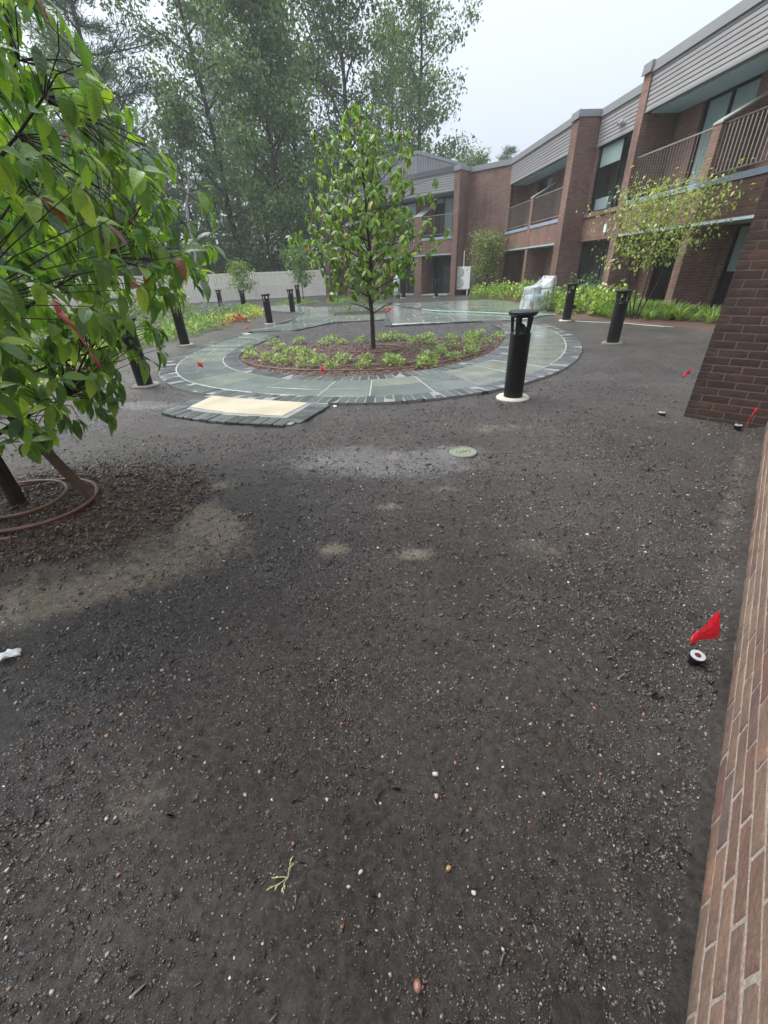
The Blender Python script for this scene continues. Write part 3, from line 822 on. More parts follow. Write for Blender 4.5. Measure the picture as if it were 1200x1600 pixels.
part_box(B2, 'transom', 'frame', .3, 1.62, .085, .135, 3.60, 3.66)
part_box(B2, 'wall', 'brickwall', 0, 3.29, .0, .25, -.1, .42)
window(B2, .1, 3.2, .08, .425, 2.055, 2, (.0, .0))
part_box(B2, 'window_board', 'white', .3, 3.0, .2, .5, .46, .62)
part_box(B2, 'window_board', 'white', 2.2, 3.05, .2, .5, 2.99, 3.35)
PR2 = Straight(14.6, 8.55)          # end wall of the near block
part_box(PR2, 'pier', 'brickwall', 0, .33, 0, 1.3, -.1, ROOF+.02)
coping(Straight(14.57, 8.55), 0, .39, -.06, 1.35, ROOF+.02)
B3 = Straight(5.6, 8.6)             # near balcony block, runs on behind the near pier
balcony_bay(B3, 0, 9.0, .98, [(5.84, 6.10), (1.6, 1.86)],
    [(2.2, 4.6, 2.9, 4.85, 2, (.9, .6)), (6.35, 8.05, 2.9, 4.85, 2, (.75, .9))],
    [(3.9, 5.7, .15, 2.02, 2, (0, .5)), (7.4, 8.4, .15, 2.02, 1, 0)])
fl = part_box(B3, 'floodlight', 'white', 11.2, 11.27, .58, .66, 5.18, 5.26)
lampmb = MB()
lampmb.lathe([(.03, 0), (.055, .01), (.05, .14), (.02, .17)], n=12)
for sx in (-1, 1):
    o = lampmb.build('lamp_head', MAT['cap_grey'], fl, True, loc=(9.10, 16.83+.09*sx, 5.2), rot=(R(120), R(sx*18), R(70)))
part_box(B3, 'junction_box', 'white', 10.9, 11.05, .60, .66, 2.25, 2.5)

WG = Wing(26.17, 6.23)              # far wing at 45 degrees
part_box(WG, 'pier', 'brickwall', 0, .33, 0, 1.02, -.1, ROOF)
coping(WG, -.04, .37, -.05, 1.0)
balcony_bay(WG, .335, 10.4, 1.1, [(2.36, 2.9), (5.6, 6.1), (8.3, 8.8)],
    [(1.05, 2.3, 2.9, 4.8, 2, (.95, .1)), (3.6, 5.2, 2.9, 4.8, 2, .4), (6.6, 8.0, 2.9, 4.8, 2, .6)],
    [(1.05, 2.3, .05, 2.0, 2, 0), (3.5, 5.1, .05, 2.0, 2, 0), (6.6, 8.0, .05, 2.0, 2, 0)])
for a, b in ((.5, 2.3), (2.95, 5.5)): part_box(WG, 'door_step', 'mortar', a, b, -.05, 1.0, -.05, .06)
part_box(WG, 'pier', 'brickwall', 10.4, 10.8, 0, 2.0, -.1, ROOF); coping(WG, .37, 10.85)
part_box(WG, 'wall', 'brickwall', .0, .25, 1.02, 1.5, -.1, ROOF)
CW = Wing(25.2, 8.65)               # blank wall joining wing and balcony block
part_box(CW, 'wall', 'brickwall', 0, 2.56, 0, .3, -.1, ROOF)
coping(CW, -.05, 2.6, -.05, .5)
# roofs and the ribbed plant room
part_box(WG, 'roof', 'coping', 0, 10.4, 1.1, 7, 5.3, 5.5)
PH = Wing(30.9, 4.76)
part_box(PH, 'plant_room', 'siding', 0, 3.4, 0, 5.4, 5.5, 7.2)
part_box(PH, 'plant_room_cap', 'coping', -.06, 3.46, -.06, 5.46, 7.2, 7.36)
rib0 = part_box(PH, 'cladding_rib', 'siding', .06, .11, -.035, -.002, 5.5, 7.195)
for i in range(1, 15):
    c = rib0.copy(); col.objects.link(c); c.parent = bld; c.location = Vector(PH.P(.23*i, 0, 0))-Vector(PH.P(0, 0, 0))
rib1 = part_box(PH, 'cladding_rib', 'siding', -.035, -.002, .1, .15, 5.5, 7.195)
for i in range(1, 22):
    c = rib1.copy(); col.objects.link(c); c.parent = bld; c.location = Vector(PH.P(0, .245*i, 0))-Vector(PH.P(0, 0, 0))
part_box(PH, 'louvre', 'frame', -.05, -.036, 2.6, 3.5, 6.2, 6.7)

# ------------------------------------------------------------------ near brick wall and pier (single bricks)
WO = Vector((.5608, .1604, 0)); WD = Vector((.6626, .7490, 0)); WN = Vector((-.7490, .6626, 0))   # wall line; WN faces the garden
WL = 4.40
def brick_mesh(i, L, Hh, D=.06, mat=None, rough=.0035):
    q = random.Random(i*13+5)
    nx, nz = 5, 2
    v = []; f = []
    for k in range(nz+1):
        for j in range(nx+1):
            x = -L/2+L*j/nx; z = -Hh/2+Hh*k/nz
            edge = j in (0, nx) or k in (0, nz)
            y = -q.uniform(.0016, .0026) if edge else q.uniform(-.0012, .0012)
            if edge: x += q.uniform(-.0013, .0013); z += q.uniform(-.0011, .0011)
            v.append((x, y, z))
    n = len(v)
    ring = [j for j in range(nx+1)]+[(k*(nx+1)+nx) for k in range(1, nz+1)]+[nz*(nx+1)+j for j in range(nx-1, -1, -1)]+[k*(nx+1) for k in range(nz-1, 0, -1)]
    for k in range(nz):
        for j in range(nx):
            a = k*(nx+1)+j; f.append((a, a+nx+1, a+nx+2, a+1))
    for r_ in ring: v.append((v[r_][0], -D, v[r_][2]))
    m = len(ring)
    for k in range(m):
        f.append((ring[k], ring[(k+1) % m], n+(k+1) % m, n+k))
    me = bpy.data.meshes.new('brick'); me.from_pydata(v, [], f)
    bm = bmesh.new(); bm.from_mesh(me); bmesh.ops.recalc_face_normals(bm, faces=bm.faces); bm.to_mesh(me); bm.free()
    for p in me.polygons: p.use_smooth = True
    try: me.set_sharp_from_angle(angle=R(50))
    except Exception: pass
    me.materials.append(mat); return me
cam_inv = M.inverted()
def project(p):
    c = cam_inv @ Vector(p)
    if c.z > -.02: return None
    f = 630/600
    return (c.x/-c.z*f, c.y/-c.z*f, -c.z)          # x in -1..1, y in -1.333..1.333
def in_view(p, mg=.03):
    q = project(p); return q is not None and abs(q[0]) < 1+mg and abs(q[1]) < 1.3333+mg
def brick_face(thing_, origin, xd, nd, length, z0, z1, mat, seed, limit=280, Lb=.203, Hb=.0577, joint=.010, corner_first=False):
    """running bond of single bricks; xd along the face, nd outwards; the largest in view become parts, the rest one mesh"""
    q = random.Random(seed)
    vs_ = [brick_mesh(seed+i, Lb, Hb, mat=mat) for i in range(7)]
    half = [brick_mesh(seed+50+i, (Lb-joint)/2, Hb, mat=mat) for i in range(3)]
    rot = Matrix((xd, nd, Vector((0, 0, 1)))).transposed().to_4x4()
    items = []
    course = 0; z = z0
    while z+Hb < z1:
        x = 0 if course % 2 == 0 else -(Lb+joint)/2
        while x < length-.02:
            a, b = max(x, 0), min(x+Lb, length)
            if b-a > .04:
                me = q.choice(vs_) if b-a > .15 else q.choice(half)
                bl = Lb if b-a > .15 else (Lb-joint)/2
                c = origin+xd*((a+b)/2)+Vector((0, 0, z+Hb/2))+nd*q.uniform(-.0006, .0012)
                mt = Matrix.Translation(c) @ rot @ Euler((q.uniform(-.006, .006), q.uniform(-.005, .005), q.uniform(-.004, .004))).to_matrix().to_4x4() @ Matrix.Diagonal(((b-a)/bl*q.uniform(.985, 1.0), 1, q.uniform(.96, 1.02), 1))
                d = (c-Vector((0, 0, CAM_H))).length
                items.append((in_view(c, .12), d, me, mt))
            x += Lb+joint
        z += Hb+joint; course += 1
    items.sort(key=lambda t_: (not t_[0], t_[1]))
    V, F, nv = [], [], 0
    for i, (vis, d, me, mt) in enumerate(items):
        if vis and i < limit:
            o = bpy.data.objects.new('brick', me); col.objects.link(o); o.parent = thing_; o.matrix_local = mt
        elif z1 > 0:
            if d > 9: continue
            for v in me.vertices: V.append(tuple(mt @ v.co))
            for p in me.polygons: F.append(tuple(k+nv for k in p.vertices))
            nv += len(me.vertices)
    if V:
        me = bpy.data.meshes.new('brickwork'); me.from_pydata(V, [], F); me.materials.append(mat)
        o = link('brickwork', me, thing_); tag(o, kind='stuff')
def wall_box(mb, o, xd, nd, x0, x1, d0, d1, z0, z1):
    v = [tuple(o+xd*x+nd*d+Vector((0, 0, z))) for z in (z0, z1) for x, d in ((x0, d0), (x1, d0), (x1, d1), (x0, d1))]
    return mb.add(v, [(0,3,2,1), (4,5,6,7), (0,1,5,4), (1,2,6,5), (2,3,7,6), (3,0,4,7)])
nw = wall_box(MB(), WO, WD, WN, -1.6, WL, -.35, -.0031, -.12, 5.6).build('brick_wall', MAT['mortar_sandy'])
tag(nw, 'pale pinkish brick wall with sandy mortar joints running along the right edge', 'wall')
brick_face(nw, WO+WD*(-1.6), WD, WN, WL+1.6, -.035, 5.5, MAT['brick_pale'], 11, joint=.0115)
# pier: face towards the camera
PC = WO+WD*WL
npier = wall_box(MB(), PC, WN, -WD, .006, .612, -.9, -.0045, -.12, 5.6).build('brick_pier', MAT['mortar_dark'])
tag(npier, 'dark wet, shaded brick pier standing out from the near wall at the right', 'pier')
brick_face(npier, PC, WN, -WD, .618, -.03, 5.5, MAT['brick_dark'], 77, limit=250)
brick_face(npier, PC+WN*.618, WD, WN, .9, -.03, 5.5, MAT['brick_dark'], 177, limit=0)

# ------------------------------------------------------------------ vegetation helpers
def rot_from(d, up):
    """(n,3) directions and rough normals -> (n,3,3) frames: columns x (along), y (across), z (normal)"""
    x = d/np.linalg.norm(d, axis=1)[:, None]
    y = np.cross(up, x); l = np.linalg.norm(y, axis=1)[:, None]; y = y/np.maximum(l, 1e-6)
    z = np.cross(x, y)
    return np.stack([x, y, z], 2)
def place(base, F, P, Rm, S):
    """copies of a small mesh: base verts (k,3), faces (f,q) -> V, F"""
    n, k = len(P), len(base)
    V = np.einsum('nij,kj->nki', Rm, base)*S[:, None, None]+P[:, None]
    FF = (F[None]+(np.arange(n)*k)[:, None, None]).reshape(-1, F.shape[1])
    return V.reshape(-1, 3), FF
def palette(n, cols, jit=.15, w=None):
    c = np.array(cols, float)[rng.choice(len(cols), n, p=w)]
    return c*(1+rng.uniform(-jit, jit, (n, 1)))
def unit(n):
    v = rng.normal(size=(n, 3)); return v/np.linalg.norm(v, axis=1)[:, None]
# simple leaf: bent diamond of 2 quads
LEAF2 = np.array([(0, 0, 0), (.45, .26, .06), (.5, 0, 0), (.45, -.26, .06), (1, 0, -.22)], float)
LEAF2F = np.array([(0, 2, 4, 1), (0, 3, 4, 2)])
BLADE = np.array([(0, .03, 0), (0, -.03, 0), (.5, .035, .02), (.5, -.035, .02), (1, .004, -.25), (1, -.004, -.25)], float)
BLADEF = np.array([(0, 1, 3, 2), (2, 3, 5, 4)])
# big leaf: 5 x 3 grid with fold, droop
def big_leaf(seed, wide=.46, droop=.45, fold=.16, wav=.03):
    q = np.random.default_rng(seed)
    xs = np.array([0, .10, .28, .5, .72, .90, 1.0]); ws = np.array([.02, .45, .9, 1.0, .78, .34, .01])*wide/2
    V, U = [], []
    dr = droop*q.uniform(.5, 1.7); fo = fold*q.uniform(.5, 1.6); tw = q.uniform(-.25, .25)
    for x, w in zip(xs, ws):
        for t in (-1, -.5, 0, .5, 1):
            z = -dr*x*x+fo*abs(t)*w*2*.6+q.uniform(-wav, wav)*abs(t)*.5+tw*t*w*x
            V.append((x-.12*dr*x*x, t*w, z)); U.append((x, t*w))
    F = [(i*5+j, (i+1)*5+j, (i+1)*5+j+1, i*5+j+1) for i in range(len(xs)-1) for j in range(4)]
    return np.array(V), np.array(F), np.array(U)

def tree_limbs(mb, base, top, r0, r1, n=7, bend=.03, seed=0):
    q = random.Random(seed); p = []
    for i in range(n+1):
        t = i/n; b = bend*(math.sin(t*3.1))
        p.append((base[0]+(top[0]-base[0])*t+b*q.uniform(-1, 1), base[1]+(top[1]-base[1])*t+b*q.uniform(-1, 1), base[2]+(top[2]-base[2])*t))
    mb.tube(p, [r0+(r1-r0)*(i/n)**.8 for i in range(n+1)], 8)
    return p
def branch(mb, p, d, L, r, q, grav=.0, n=5, nside=6, wig=.15, r_end=.25):
    pts = [Vector(p)]; d = Vector(d).normalized()
    for i in range(n):
        d = (d+Vector((q.uniform(-wig, wig), q.uniform(-wig, wig), q.uniform(-wig, wig)+grav))).normalized()
        pts.append(pts[-1]+d*L/n)
    mb.tube(pts, [r*(1-(1-r_end)*i/n) for i in range(n+1)], nside, cap=False)
    return pts, d

# ------------------------------------------------------------------ dogwoods (foreground and in the oval bed)
def dogwood(root, base, height, prof, ncl, leaf_len, seed, cols, w, per=(5, 9), lean=(0, 0), trunk_r=.045, first=.6, nprim=26, limit=300, inner=.35, arch=.0, lob=0.0, dr_=1.25):
    """prof: [(z, radius)] about the trunk line. Leaf whorls sit on twig tips spread through the crown."""
    q = random.Random(seed); g = np.random.default_rng(seed)
    zs = [p[0] for p in prof]; rs = [p[1] for p in prof]
    wood = MB()
    top = (base[0]+lean[0], base[1]+lean[1], base[2]+height*.93)
    tp = tree_limbs(wood, (base[0], base[1], base[2]-.08), top, trunk_r, trunk_r*.18, 10, .04, seed)
    def axis(z):
        t = min(max((z-base[2])/(height*.93), 0), 1); return Vector((base[0]+lean[0]*t, base[1]+lean[1]*t, z))
    tips = []
    # whorl positions by stratified sampling of the profile
    zz = np.linspace(zs[0], zs[-1], 200); rr_ = np.interp(zz, zs, rs); cdf = np.cumsum(rr_**1.5); cdf /= cdf[-1]
    for i in range(ncl):
        z = float(np.interp((i+q.random())/ncl, cdf, zz)); rmax = float(np.interp(z, zs, rs)); az_ = i*2.39996
        rmax *= 1+lob*math.sin(3*az_+z*4.3)*math.sin(z*6.1+az_)
        a = i*2.39996+q.uniform(-.5, .5); f = math.sqrt(q.uniform(inner**2, 1.0))*q.uniform(.9, 1.06)
        c = axis(z); tips.append((Vector((c.x+rmax*f*math.cos(a), c.y+rmax*f*math.sin(a), z)), f, a))
    # primaries gather the nearby tips
    prim = []
    for i in range(nprim):
        t = (i+.5)/nprim; z0 = base[2]+first*.72+(height*.86-first*.72)*t
        a = i*2.39996+q.uniform(-.3, .3); rmax = float(np.interp(z0+.25, zs, rs))*.72+.05
        c = axis(z0); d = Vector((math.cos(a), math.sin(a), .55+.25*t)); L = rmax*q.uniform(.8, 1.05)
        pts, _ = branch(wood, c, d, L*1.12, trunk_r*(.32-.17*t), q, -.035, 6, 6, .1, .35); prim.append(pts)
    flat = [(p, k, i) for k, pts in enumerate(prim) for i, p in enumerate(pts) if i > 0]
    PA = np.array([tuple(p) for p, _, _ in flat])
    P, D, N, S = [], [], [], []
    for tip, f, a in tips:
        dv = PA-np.array(tip); dist = np.linalg.norm(dv+np.array((0, 0, .12)), axis=1); k = int(np.argmin(dist))
        s = Vector(PA[k]); mid = s.lerp(tip, .5)+Vector((q.uniform(-.04, .04), q.uniform(-.04, .04), q.uniform(0, .06)))
        wood.tube([s, mid, tip], [trunk_r*.05+.0012, trunk_r*.035+.001, .0014], 5, cap=False)
        outd = (tip-axis(tip.z-.25)).normalized()
        n = q.randint(*per)
        for j in range(n):
            b = 2*math.pi*(j+q.uniform(-.25, .25))/n
            side = outd.cross(Vector((0, 0, 1)));  side = side.normalized() if side.length > .01 else Vector((1, 0, 0))
            u2 = side.cross(outd)
            rad = side*math.cos(b)+u2*math.sin(b)
            d = (rad*.75+outd*.45+Vector((0, 0, -q.uniform(.35, dr_)))).normalized()
            P.append(tuple(tip-outd*q.uniform(0, leaf_len*.5)+d*.012)); D.append(tuple(d))
            N.append(tuple((outd*.7+Vector((0, 0, .9))+Vector((q.uniform(-.4, .4),)*3)).normalized())); S.append(leaf_len*q.uniform(.5, 1.15))
    link('trunk', wood.mesh('trunk', MAT['bark'], True), root)
    P = np.array(P); D = np.array(D); N = np.array(N); S = np.array(S); n = len(P)
    Rm = rot_from(D, N)
    nvar, ncol = 8, len(cols)
    vars_ = [big_leaf(seed*7+i) for i in range(nvar)]
    ci = g.choice(ncol, n, p=w); vi = g.integers(0, nvar, n)
    meshes = {}
    # the leaves that show largest become parts
    score = []
    for i in range(n):
        c = P[i]+D[i]*S[i]*.5
        score.append((S[i]/project(c)[2]) if in_view(c, .02) else 0)
    order = np.argsort(-np.array(score)); big = set(order[:limit].tolist()) if limit else set()
    for i in order[:limit]:
        if score[i] <= 0: break
        key = (int(vi[i]), int(ci[i]))
        if key not in meshes:
            v, f, u = vars_[key[0]]
            meshes[key] = mesh_np('leaf', v, f, MAT['leaf'], np.tile(np.array(cols[key[1]]), (len(v), 1)), u, True)
        mt = Matrix([list(Rm[i][r_]*S[i])+[P[i][r_]] for r_ in range(3)]+[[0, 0, 0, 1]])
        o = bpy.data.objects.new('leaf', meshes[key]); col.objects.link(o); o.parent = root; o.matrix_local = mt
    Vs, Fs, Ts, Us, off = [], [], [], [], 0
    rest = np.array([i for i in range(n) if i not in big or score[i] <= 0])
    for k in range(nvar):
        idx = rest[vi[rest] == k]
        if len(idx) == 0: continue
        v, f, u = vars_[k]
        V, F = place(v, f, P[idx], Rm[idx], S[idx]); Vs.append(V); Fs.append(F+off); off += len(V)
        cc = np.array(cols)[ci[idx]]*(1+g.uniform(-.18, .18, (len(idx), 1)))
        Ts.append(np.repeat(cc, len(v), 0)); Us.append(np.tile(u, (len(idx), 1)))
    o = link('foliage', mesh_np('foliage', np.concatenate(Vs), np.concatenate(Fs), MAT['leaf'], np.concatenate(Ts), np.concatenate(Us), True), root)
    tag(o, kind='stuff')

DW_COLS = [(.090, .170, .050), (.145, .245, .055), (.21, .325, .060), (.062, .122, .052), (.29, .39, .075), (.17, .06, .03)]
t1 = empty('dogwood_tree')
tag(t1, 'leafy dogwood with big drooping wet leaves filling the left edge of the picture', 'tree')
dogwood(t1, (-2.54, 2.50, .02), 3.75, [(.50, .35), (.62, .8), (.8, 1.0), (1.0, 1.30), (1.25, 1.58), (1.5, 1.70), (1.8, 1.62), (2.0, 1.54), (2.2, 1.40), (2.6, 1.18), (3.0, .9), (3.5, .4)],
        1300, .120, 3, DW_COLS, [.28, .30, .18, .14, .085, .015], (5, 8), (.05, -.02), .05, .62, 44, 300, .45)
t2 = empty('dogwood_tree')
tag(t2, 'young dogwood with bright green leaf clusters standing in the oval mulch bed', 'tree')
dogwood(t2, (-.08, 8.79, .02), 3.78, [(.98, .55), (1.12, .85), (1.4, 1.05), (1.62, 1.28), (1.9, 1.36), (2.2, 1.22), (2.5, 1.1), (2.8, .95), (3.1, .86), (3.45, .55), (3.68, .2), (3.8, .06)],
        450, .118, 5, [(.095, .165, .040), (.145, .225, .048), (.205, .295, .062), (.062, .118, .035), (.29, .35, .10), (.17, .07, .03)], [.26, .30, .20, .14, .09, .01], (8, 13), (-.02, 0), .05, .8, 38, 300, .15, lob=.42, dr_=1.5)
rb = MB()
_p = [Vector((-1.475, 2.12, 1.295)), Vector((-1.45, 2.09, 1.24)), Vector((-1.40, 2.08, 1.17)), Vector((-1.375, 2.08, 1.07)), Vector((-1.345, 2.07, 1.0))]
for i in range(len(_p)-1):
    a_, b_ = _p[i], _p[i+1]; k = Vector((.008, .010*math.sin(i*1.7), .003)); k2 = Vector((.008, .010*math.sin((i+1)*1.7), .003))
    rb.add([a_-k, a_+k, b_+k2, b_-k2], [(0, 1, 2, 3)])
rbo = rb.build('marker_ribbon', MAT['ribbon'], smooth=True); md = rbo.modifiers.new('thickness', 'SOLIDIFY'); md.thickness = .0012
tag(rbo, 'pink plastic ribbon tied on a low branch of the big-leaved dogwood', 'ribbon')

# stake and hose coils at the foreground dogwood
sp0, sp1 = Vector((-1.94, 2.48, -.08)), Vector((-2.30, 2.52, .66))
sk = MB(); d_ = (sp1-sp0).normalized(); sx = d_.cross(Vector((0, 1, 0))).normalized()*.022; sy = d_.cross(sx).normalized()*.022
sk.add([tuple(sp0+d_*.06+sx*a+sy*b) for a, b in ((-1, -1), (1, -1), (1, 1), (-1, 1))]+[tuple(sp1+sx*a+sy*b) for a, b in ((-1, -1), (1, -1), (1, 1), (-1, 1))]+[tuple(sp0-d_*.03)],
       [(0, 1, 5, 4), (1, 2, 6, 5), (2, 3, 7, 6), (3, 0, 4, 7), (4, 5, 6, 7), (1, 0, 8), (2, 1, 8), (3, 2, 8), (0, 3, 8)])
so = sk.build('wooden_stake', MAT['wood'], bevel=0); tag(so, 'leaning weathered wooden stake driven in beside the dogwood trunk', 'stake')
def hose(name, pts, r_, mat, label, cat='hose', group=None):
    P_ = [Vector(p) for p in pts]; sm = []
    n = len(P_)
    for i in range(n-1):
        p0, p1, p2, p3 = P_[max(i-1, 0)], P_[i], P_[i+1], P_[min(i+2, n-1)]
        for k in range(5):
            t = k/5; sm.append(.5*((2*p1)+(p2-p0)*t+(2*p0-5*p1+4*p2-p3)*t*t+(3*p1-p0-3*p2+p3)*t**3))
    sm.append(P_[-1])
    o = MB().tube(sm, r_, 8).build(name, MAT[mat], smooth=True); tag(o, label, cat, group); return o
def coil(cx, cy, rx, ry, a0, a1, z=.07, n=18, k=0):
    return [(cx+rx*math.cos(a), cy+ry*math.sin(a), z+k*math.sin(a*2)) for a in np.linspace(a0, a1, n)]
hose('drip_hose', coil(-2.62, 2.50, .40, .27, -2.6, 3.4, .095, 22, .014), .0115, 'hose_brown', 'smaller inner loop of brown drip hose close to the foreground dogwood trunk')
h1 = hose('drip_hose', coil(-2.46, 2.44, .47, .36, -1.9, 3.9, .085, 26, .01)+[(-2.85, 2.1, .07)], .0115, 'hose_brown', 'thick brown drip hose looped round the foreground dogwood trunk')
hose('drip_hose', [(-3.1, 2.15, .05), (-2.75, 2.07, .05), (-2.45, 2.03, .055), (-2.19, 2.065, .05)], .0115, 'hose_brown', 'brown drip hose end with a dark coupling at the edge of the mulch')
hose('drip_hose', [(-2.02, 2.52, .06), (-2.03, 2.35, .06), (-2.08, 2.2, .045), (-2.17, 2.06, .035)], .0115, 'hose_brown', 'short brown hose tail trailing towards the camera from the coil')
cm_ = MB().tube([(-2.21, 2.062, .052), (-2.13, 2.078, .05)], .0155, 10).build('hose_coupling', MAT['black'], h1)

# ------------------------------------------------------------------ background trees beyond the fence
def far_tree(x, y, h, r, kind, label, seed, group=None, dens=1.0, trunk_r=.22, base_f=.28, cols=None, leaf=.30, white=False, lean=(0, 0), name=None):
    q = random.Random(seed); g = np.random.default_rng(seed)
    root = empty(name or {'broad': 'broadleaf_tree', 'pine': 'pine_tree'}[kind], (x, y, 0)); tag(root, label, 'tree', group)
    wood = MB(); trunk_r *= 1.25; tp = tree_limbs(wood, (0, 0, -.2), (lean[0], lean[1], h*.95), trunk_r, .03, 9, .25, seed)
    P, D = [], []
    if kind == 'broad':
        nl = 24
        for i in range(nl):
            t = base_f+(.97-base_f)*(i+.5)/nl; zc = h*t; c = Vector((lean[0]*t, lean[1]*t, zc))
            env = r*math.sin(math.pi*min(1, max(.06, (t-base_f*.55)/(1.04-base_f*.55)))**.85)**.75
            a = i*2.4+q.uniform(-.4, .4); L = env*q.uniform(.65, 1.12)
            pts, d = branch(wood, c-Vector((0, 0, L*.35)), (math.cos(a), math.sin(a), q.uniform(.5, .95)), L*1.2, trunk_r*(.42-.26*t), q, 0, 5, 5, .16)
            for p in pts[2:]:
                for _ in range(2):
                    o = p+Vector((q.gauss(0, .32*env*.5), q.gauss(0, .32*env*.5), q.gauss(0, .4)))
                    n = int(78*dens); s = q.uniform(.35, .68)
                    off = g.normal(size=(n, 3))*np.array((s, s, s*.62)); P.append(np.array(o)+off); D.append(off*.5+unit(n)+np.array((0, 0, -.35)))
    else:
        nl = int(h*1.9)
        for i in range(nl):
            t = base_f+(.98-base_f)*(i+.5)/nl; zc = h*t
            env = r*(1-(t-base_f)/(1.02-base_f))**.62*q.uniform(.55, 1.15); a = i*2.4+q.uniform(-.5, .5)
            pts, d = branch(wood, (lean[0]*t, lean[1]*t, zc), (math.cos(a), math.sin(a), q.uniform(.02, .45)), env, trunk_r*(.3-.2*t), q, .02, 6, 4, .1)
            for k, p in enumerate(pts[1:]):
                for _ in range(2):
                    n = int(36*dens); s = .24+.22*env/r
                    off = g.normal(size=(n, 3))*np.array((s*1.4, s*1.4, s*.35)); P.append(np.array(p)+off)
                    D.append(np.array(d)*.8+unit(n)*.7+np.array((0, 0, .15)))
    P = np.concatenate(P); D = np.concatenate(D); n = len(P)
    if kind == 'pine': sc_ = np.array((1.35, .30, .6))*leaf
    else: sc_ = np.array((1, .95, 1))*leaf
    V, F = place(LEAF2*sc_, LEAF2F, P, rot_from(D, unit(n)+np.array((0, 0, .8))), g.uniform(.6, 1.25, n))
    cols = cols or ([(.040, .080, .030), (.060, .105, .036), (.085, .135, .045), (.12, .165, .06)] if kind == 'broad' else [(.036, .066, .042), (.052, .088, .052), (.075, .112, .066)])
    cl = np.repeat(palette(n, cols, .2)*np.repeat(g.uniform(.72, 1.3, (n//25+1, 1)), 25, 0)[:n], len(LEAF2), 0)
    root.scale = (1, 1, 1)
    cl *= {21: .85, 22: .95, 23: 1.25, 24: .8, 25: .9, 26: 1.15, 27: 1.0, 30: .7}.get(seed, 1.0)
    link('trunk', wood.mesh('trunk', MAT['bark_white' if white else 'bark_far'], True), root)
    link('crown', mesh_np('crown', V, F, MAT['leaf_far'], cl), root)
    return root
G1 = 'tall trees beyond the fence'
far_tree(-17.5, 37, 24, 6.2, 'pine', 'tall airy pine with ragged upswept branches left of the tall maples', 21, G1, 1.3, .3, .20, leaf=.34)
far_tree(-11.2, 42, 27, 4.6, 'broad', 'tall maple with a forked leaning trunk right of the pine', 22, G1, 1.15, .26, .22, lean=(-2.2, 0))
far_tree(-6.6, 37, 17.5, 3.7, 'broad', 'full rounded maple with soft green crown in front of the taller trees', 23, G1, 1.35, .24, .2)
far_tree(-6.2, 46, 29, 4.8, 'broad', 'very tall maple rising behind the rounded maple', 24, G1, 1.1, .28, .3)
far_tree(-1.6, 43, 26, 4.2, 'broad', 'tall dark trunked maple right behind the young dogwood', 25, G1, 1.2, .26, .25)
far_tree(4.3, 46, 25.5, 3.5, 'broad', 'slender poplar rising alone above the plant room roof', 26, G1, .95, .22, .2)
far_tree(2.4, 52, 21, 3.4, 'broad', 'shorter poplar tucked beside the slender one', 27, G1, .8, .2, .2)
far_tree(-30, 46, 21, 6, 'broad', 'faint round tree far back in the haze at the left', 28, G1, 1.0, .3, .2)
far_tree(-12.95, 34.0, 11, .9, 'broad', 'bare white birch trunk standing just behind the fence', 29, G1, .12, .13, .8, white=True, lean=(1.4, 0))
far_tree(-13.6, 52, 24, 5, 'pine', 'dark pine deep in the wood behind the maples', 30, G1, 1.0, .26, .15, leaf=.36)
far_tree(-22, 44, 17, 4.5, 'broad', 'mid height tree at the left flank of the pine', 31, G1, 1.0, .22, .2)
far_tree(-24, 30, 9, 3.2, 'broad', 'low spreading tree behind the left run of fence', 32, G1, 1.1, .16, .2)
far_tree(-15.5, 24, 6.5, 2.6, 'broad', 'small round tree outside the fence at the left', 33, G1, 1.2, .12, .15)
G2 = 'treetops showing over the roof'
far_tree(16.35, 62, 13.5, 1.7, 'pine', 'dark spruce tip poking over the roof of the balcony block', 34, G2, .9, .2, .3)
far_tree(12.4, 60, 12.2, 2.2, 'broad', 'pale leafy treetop over the blank brick wall', 35, G2, .9, .2, .3)
far_tree(10.3, 58, 12.8, 1.0, 'broad', 'thin half bare treetop beside the plant room', 36, G2, .16, .12, .3)
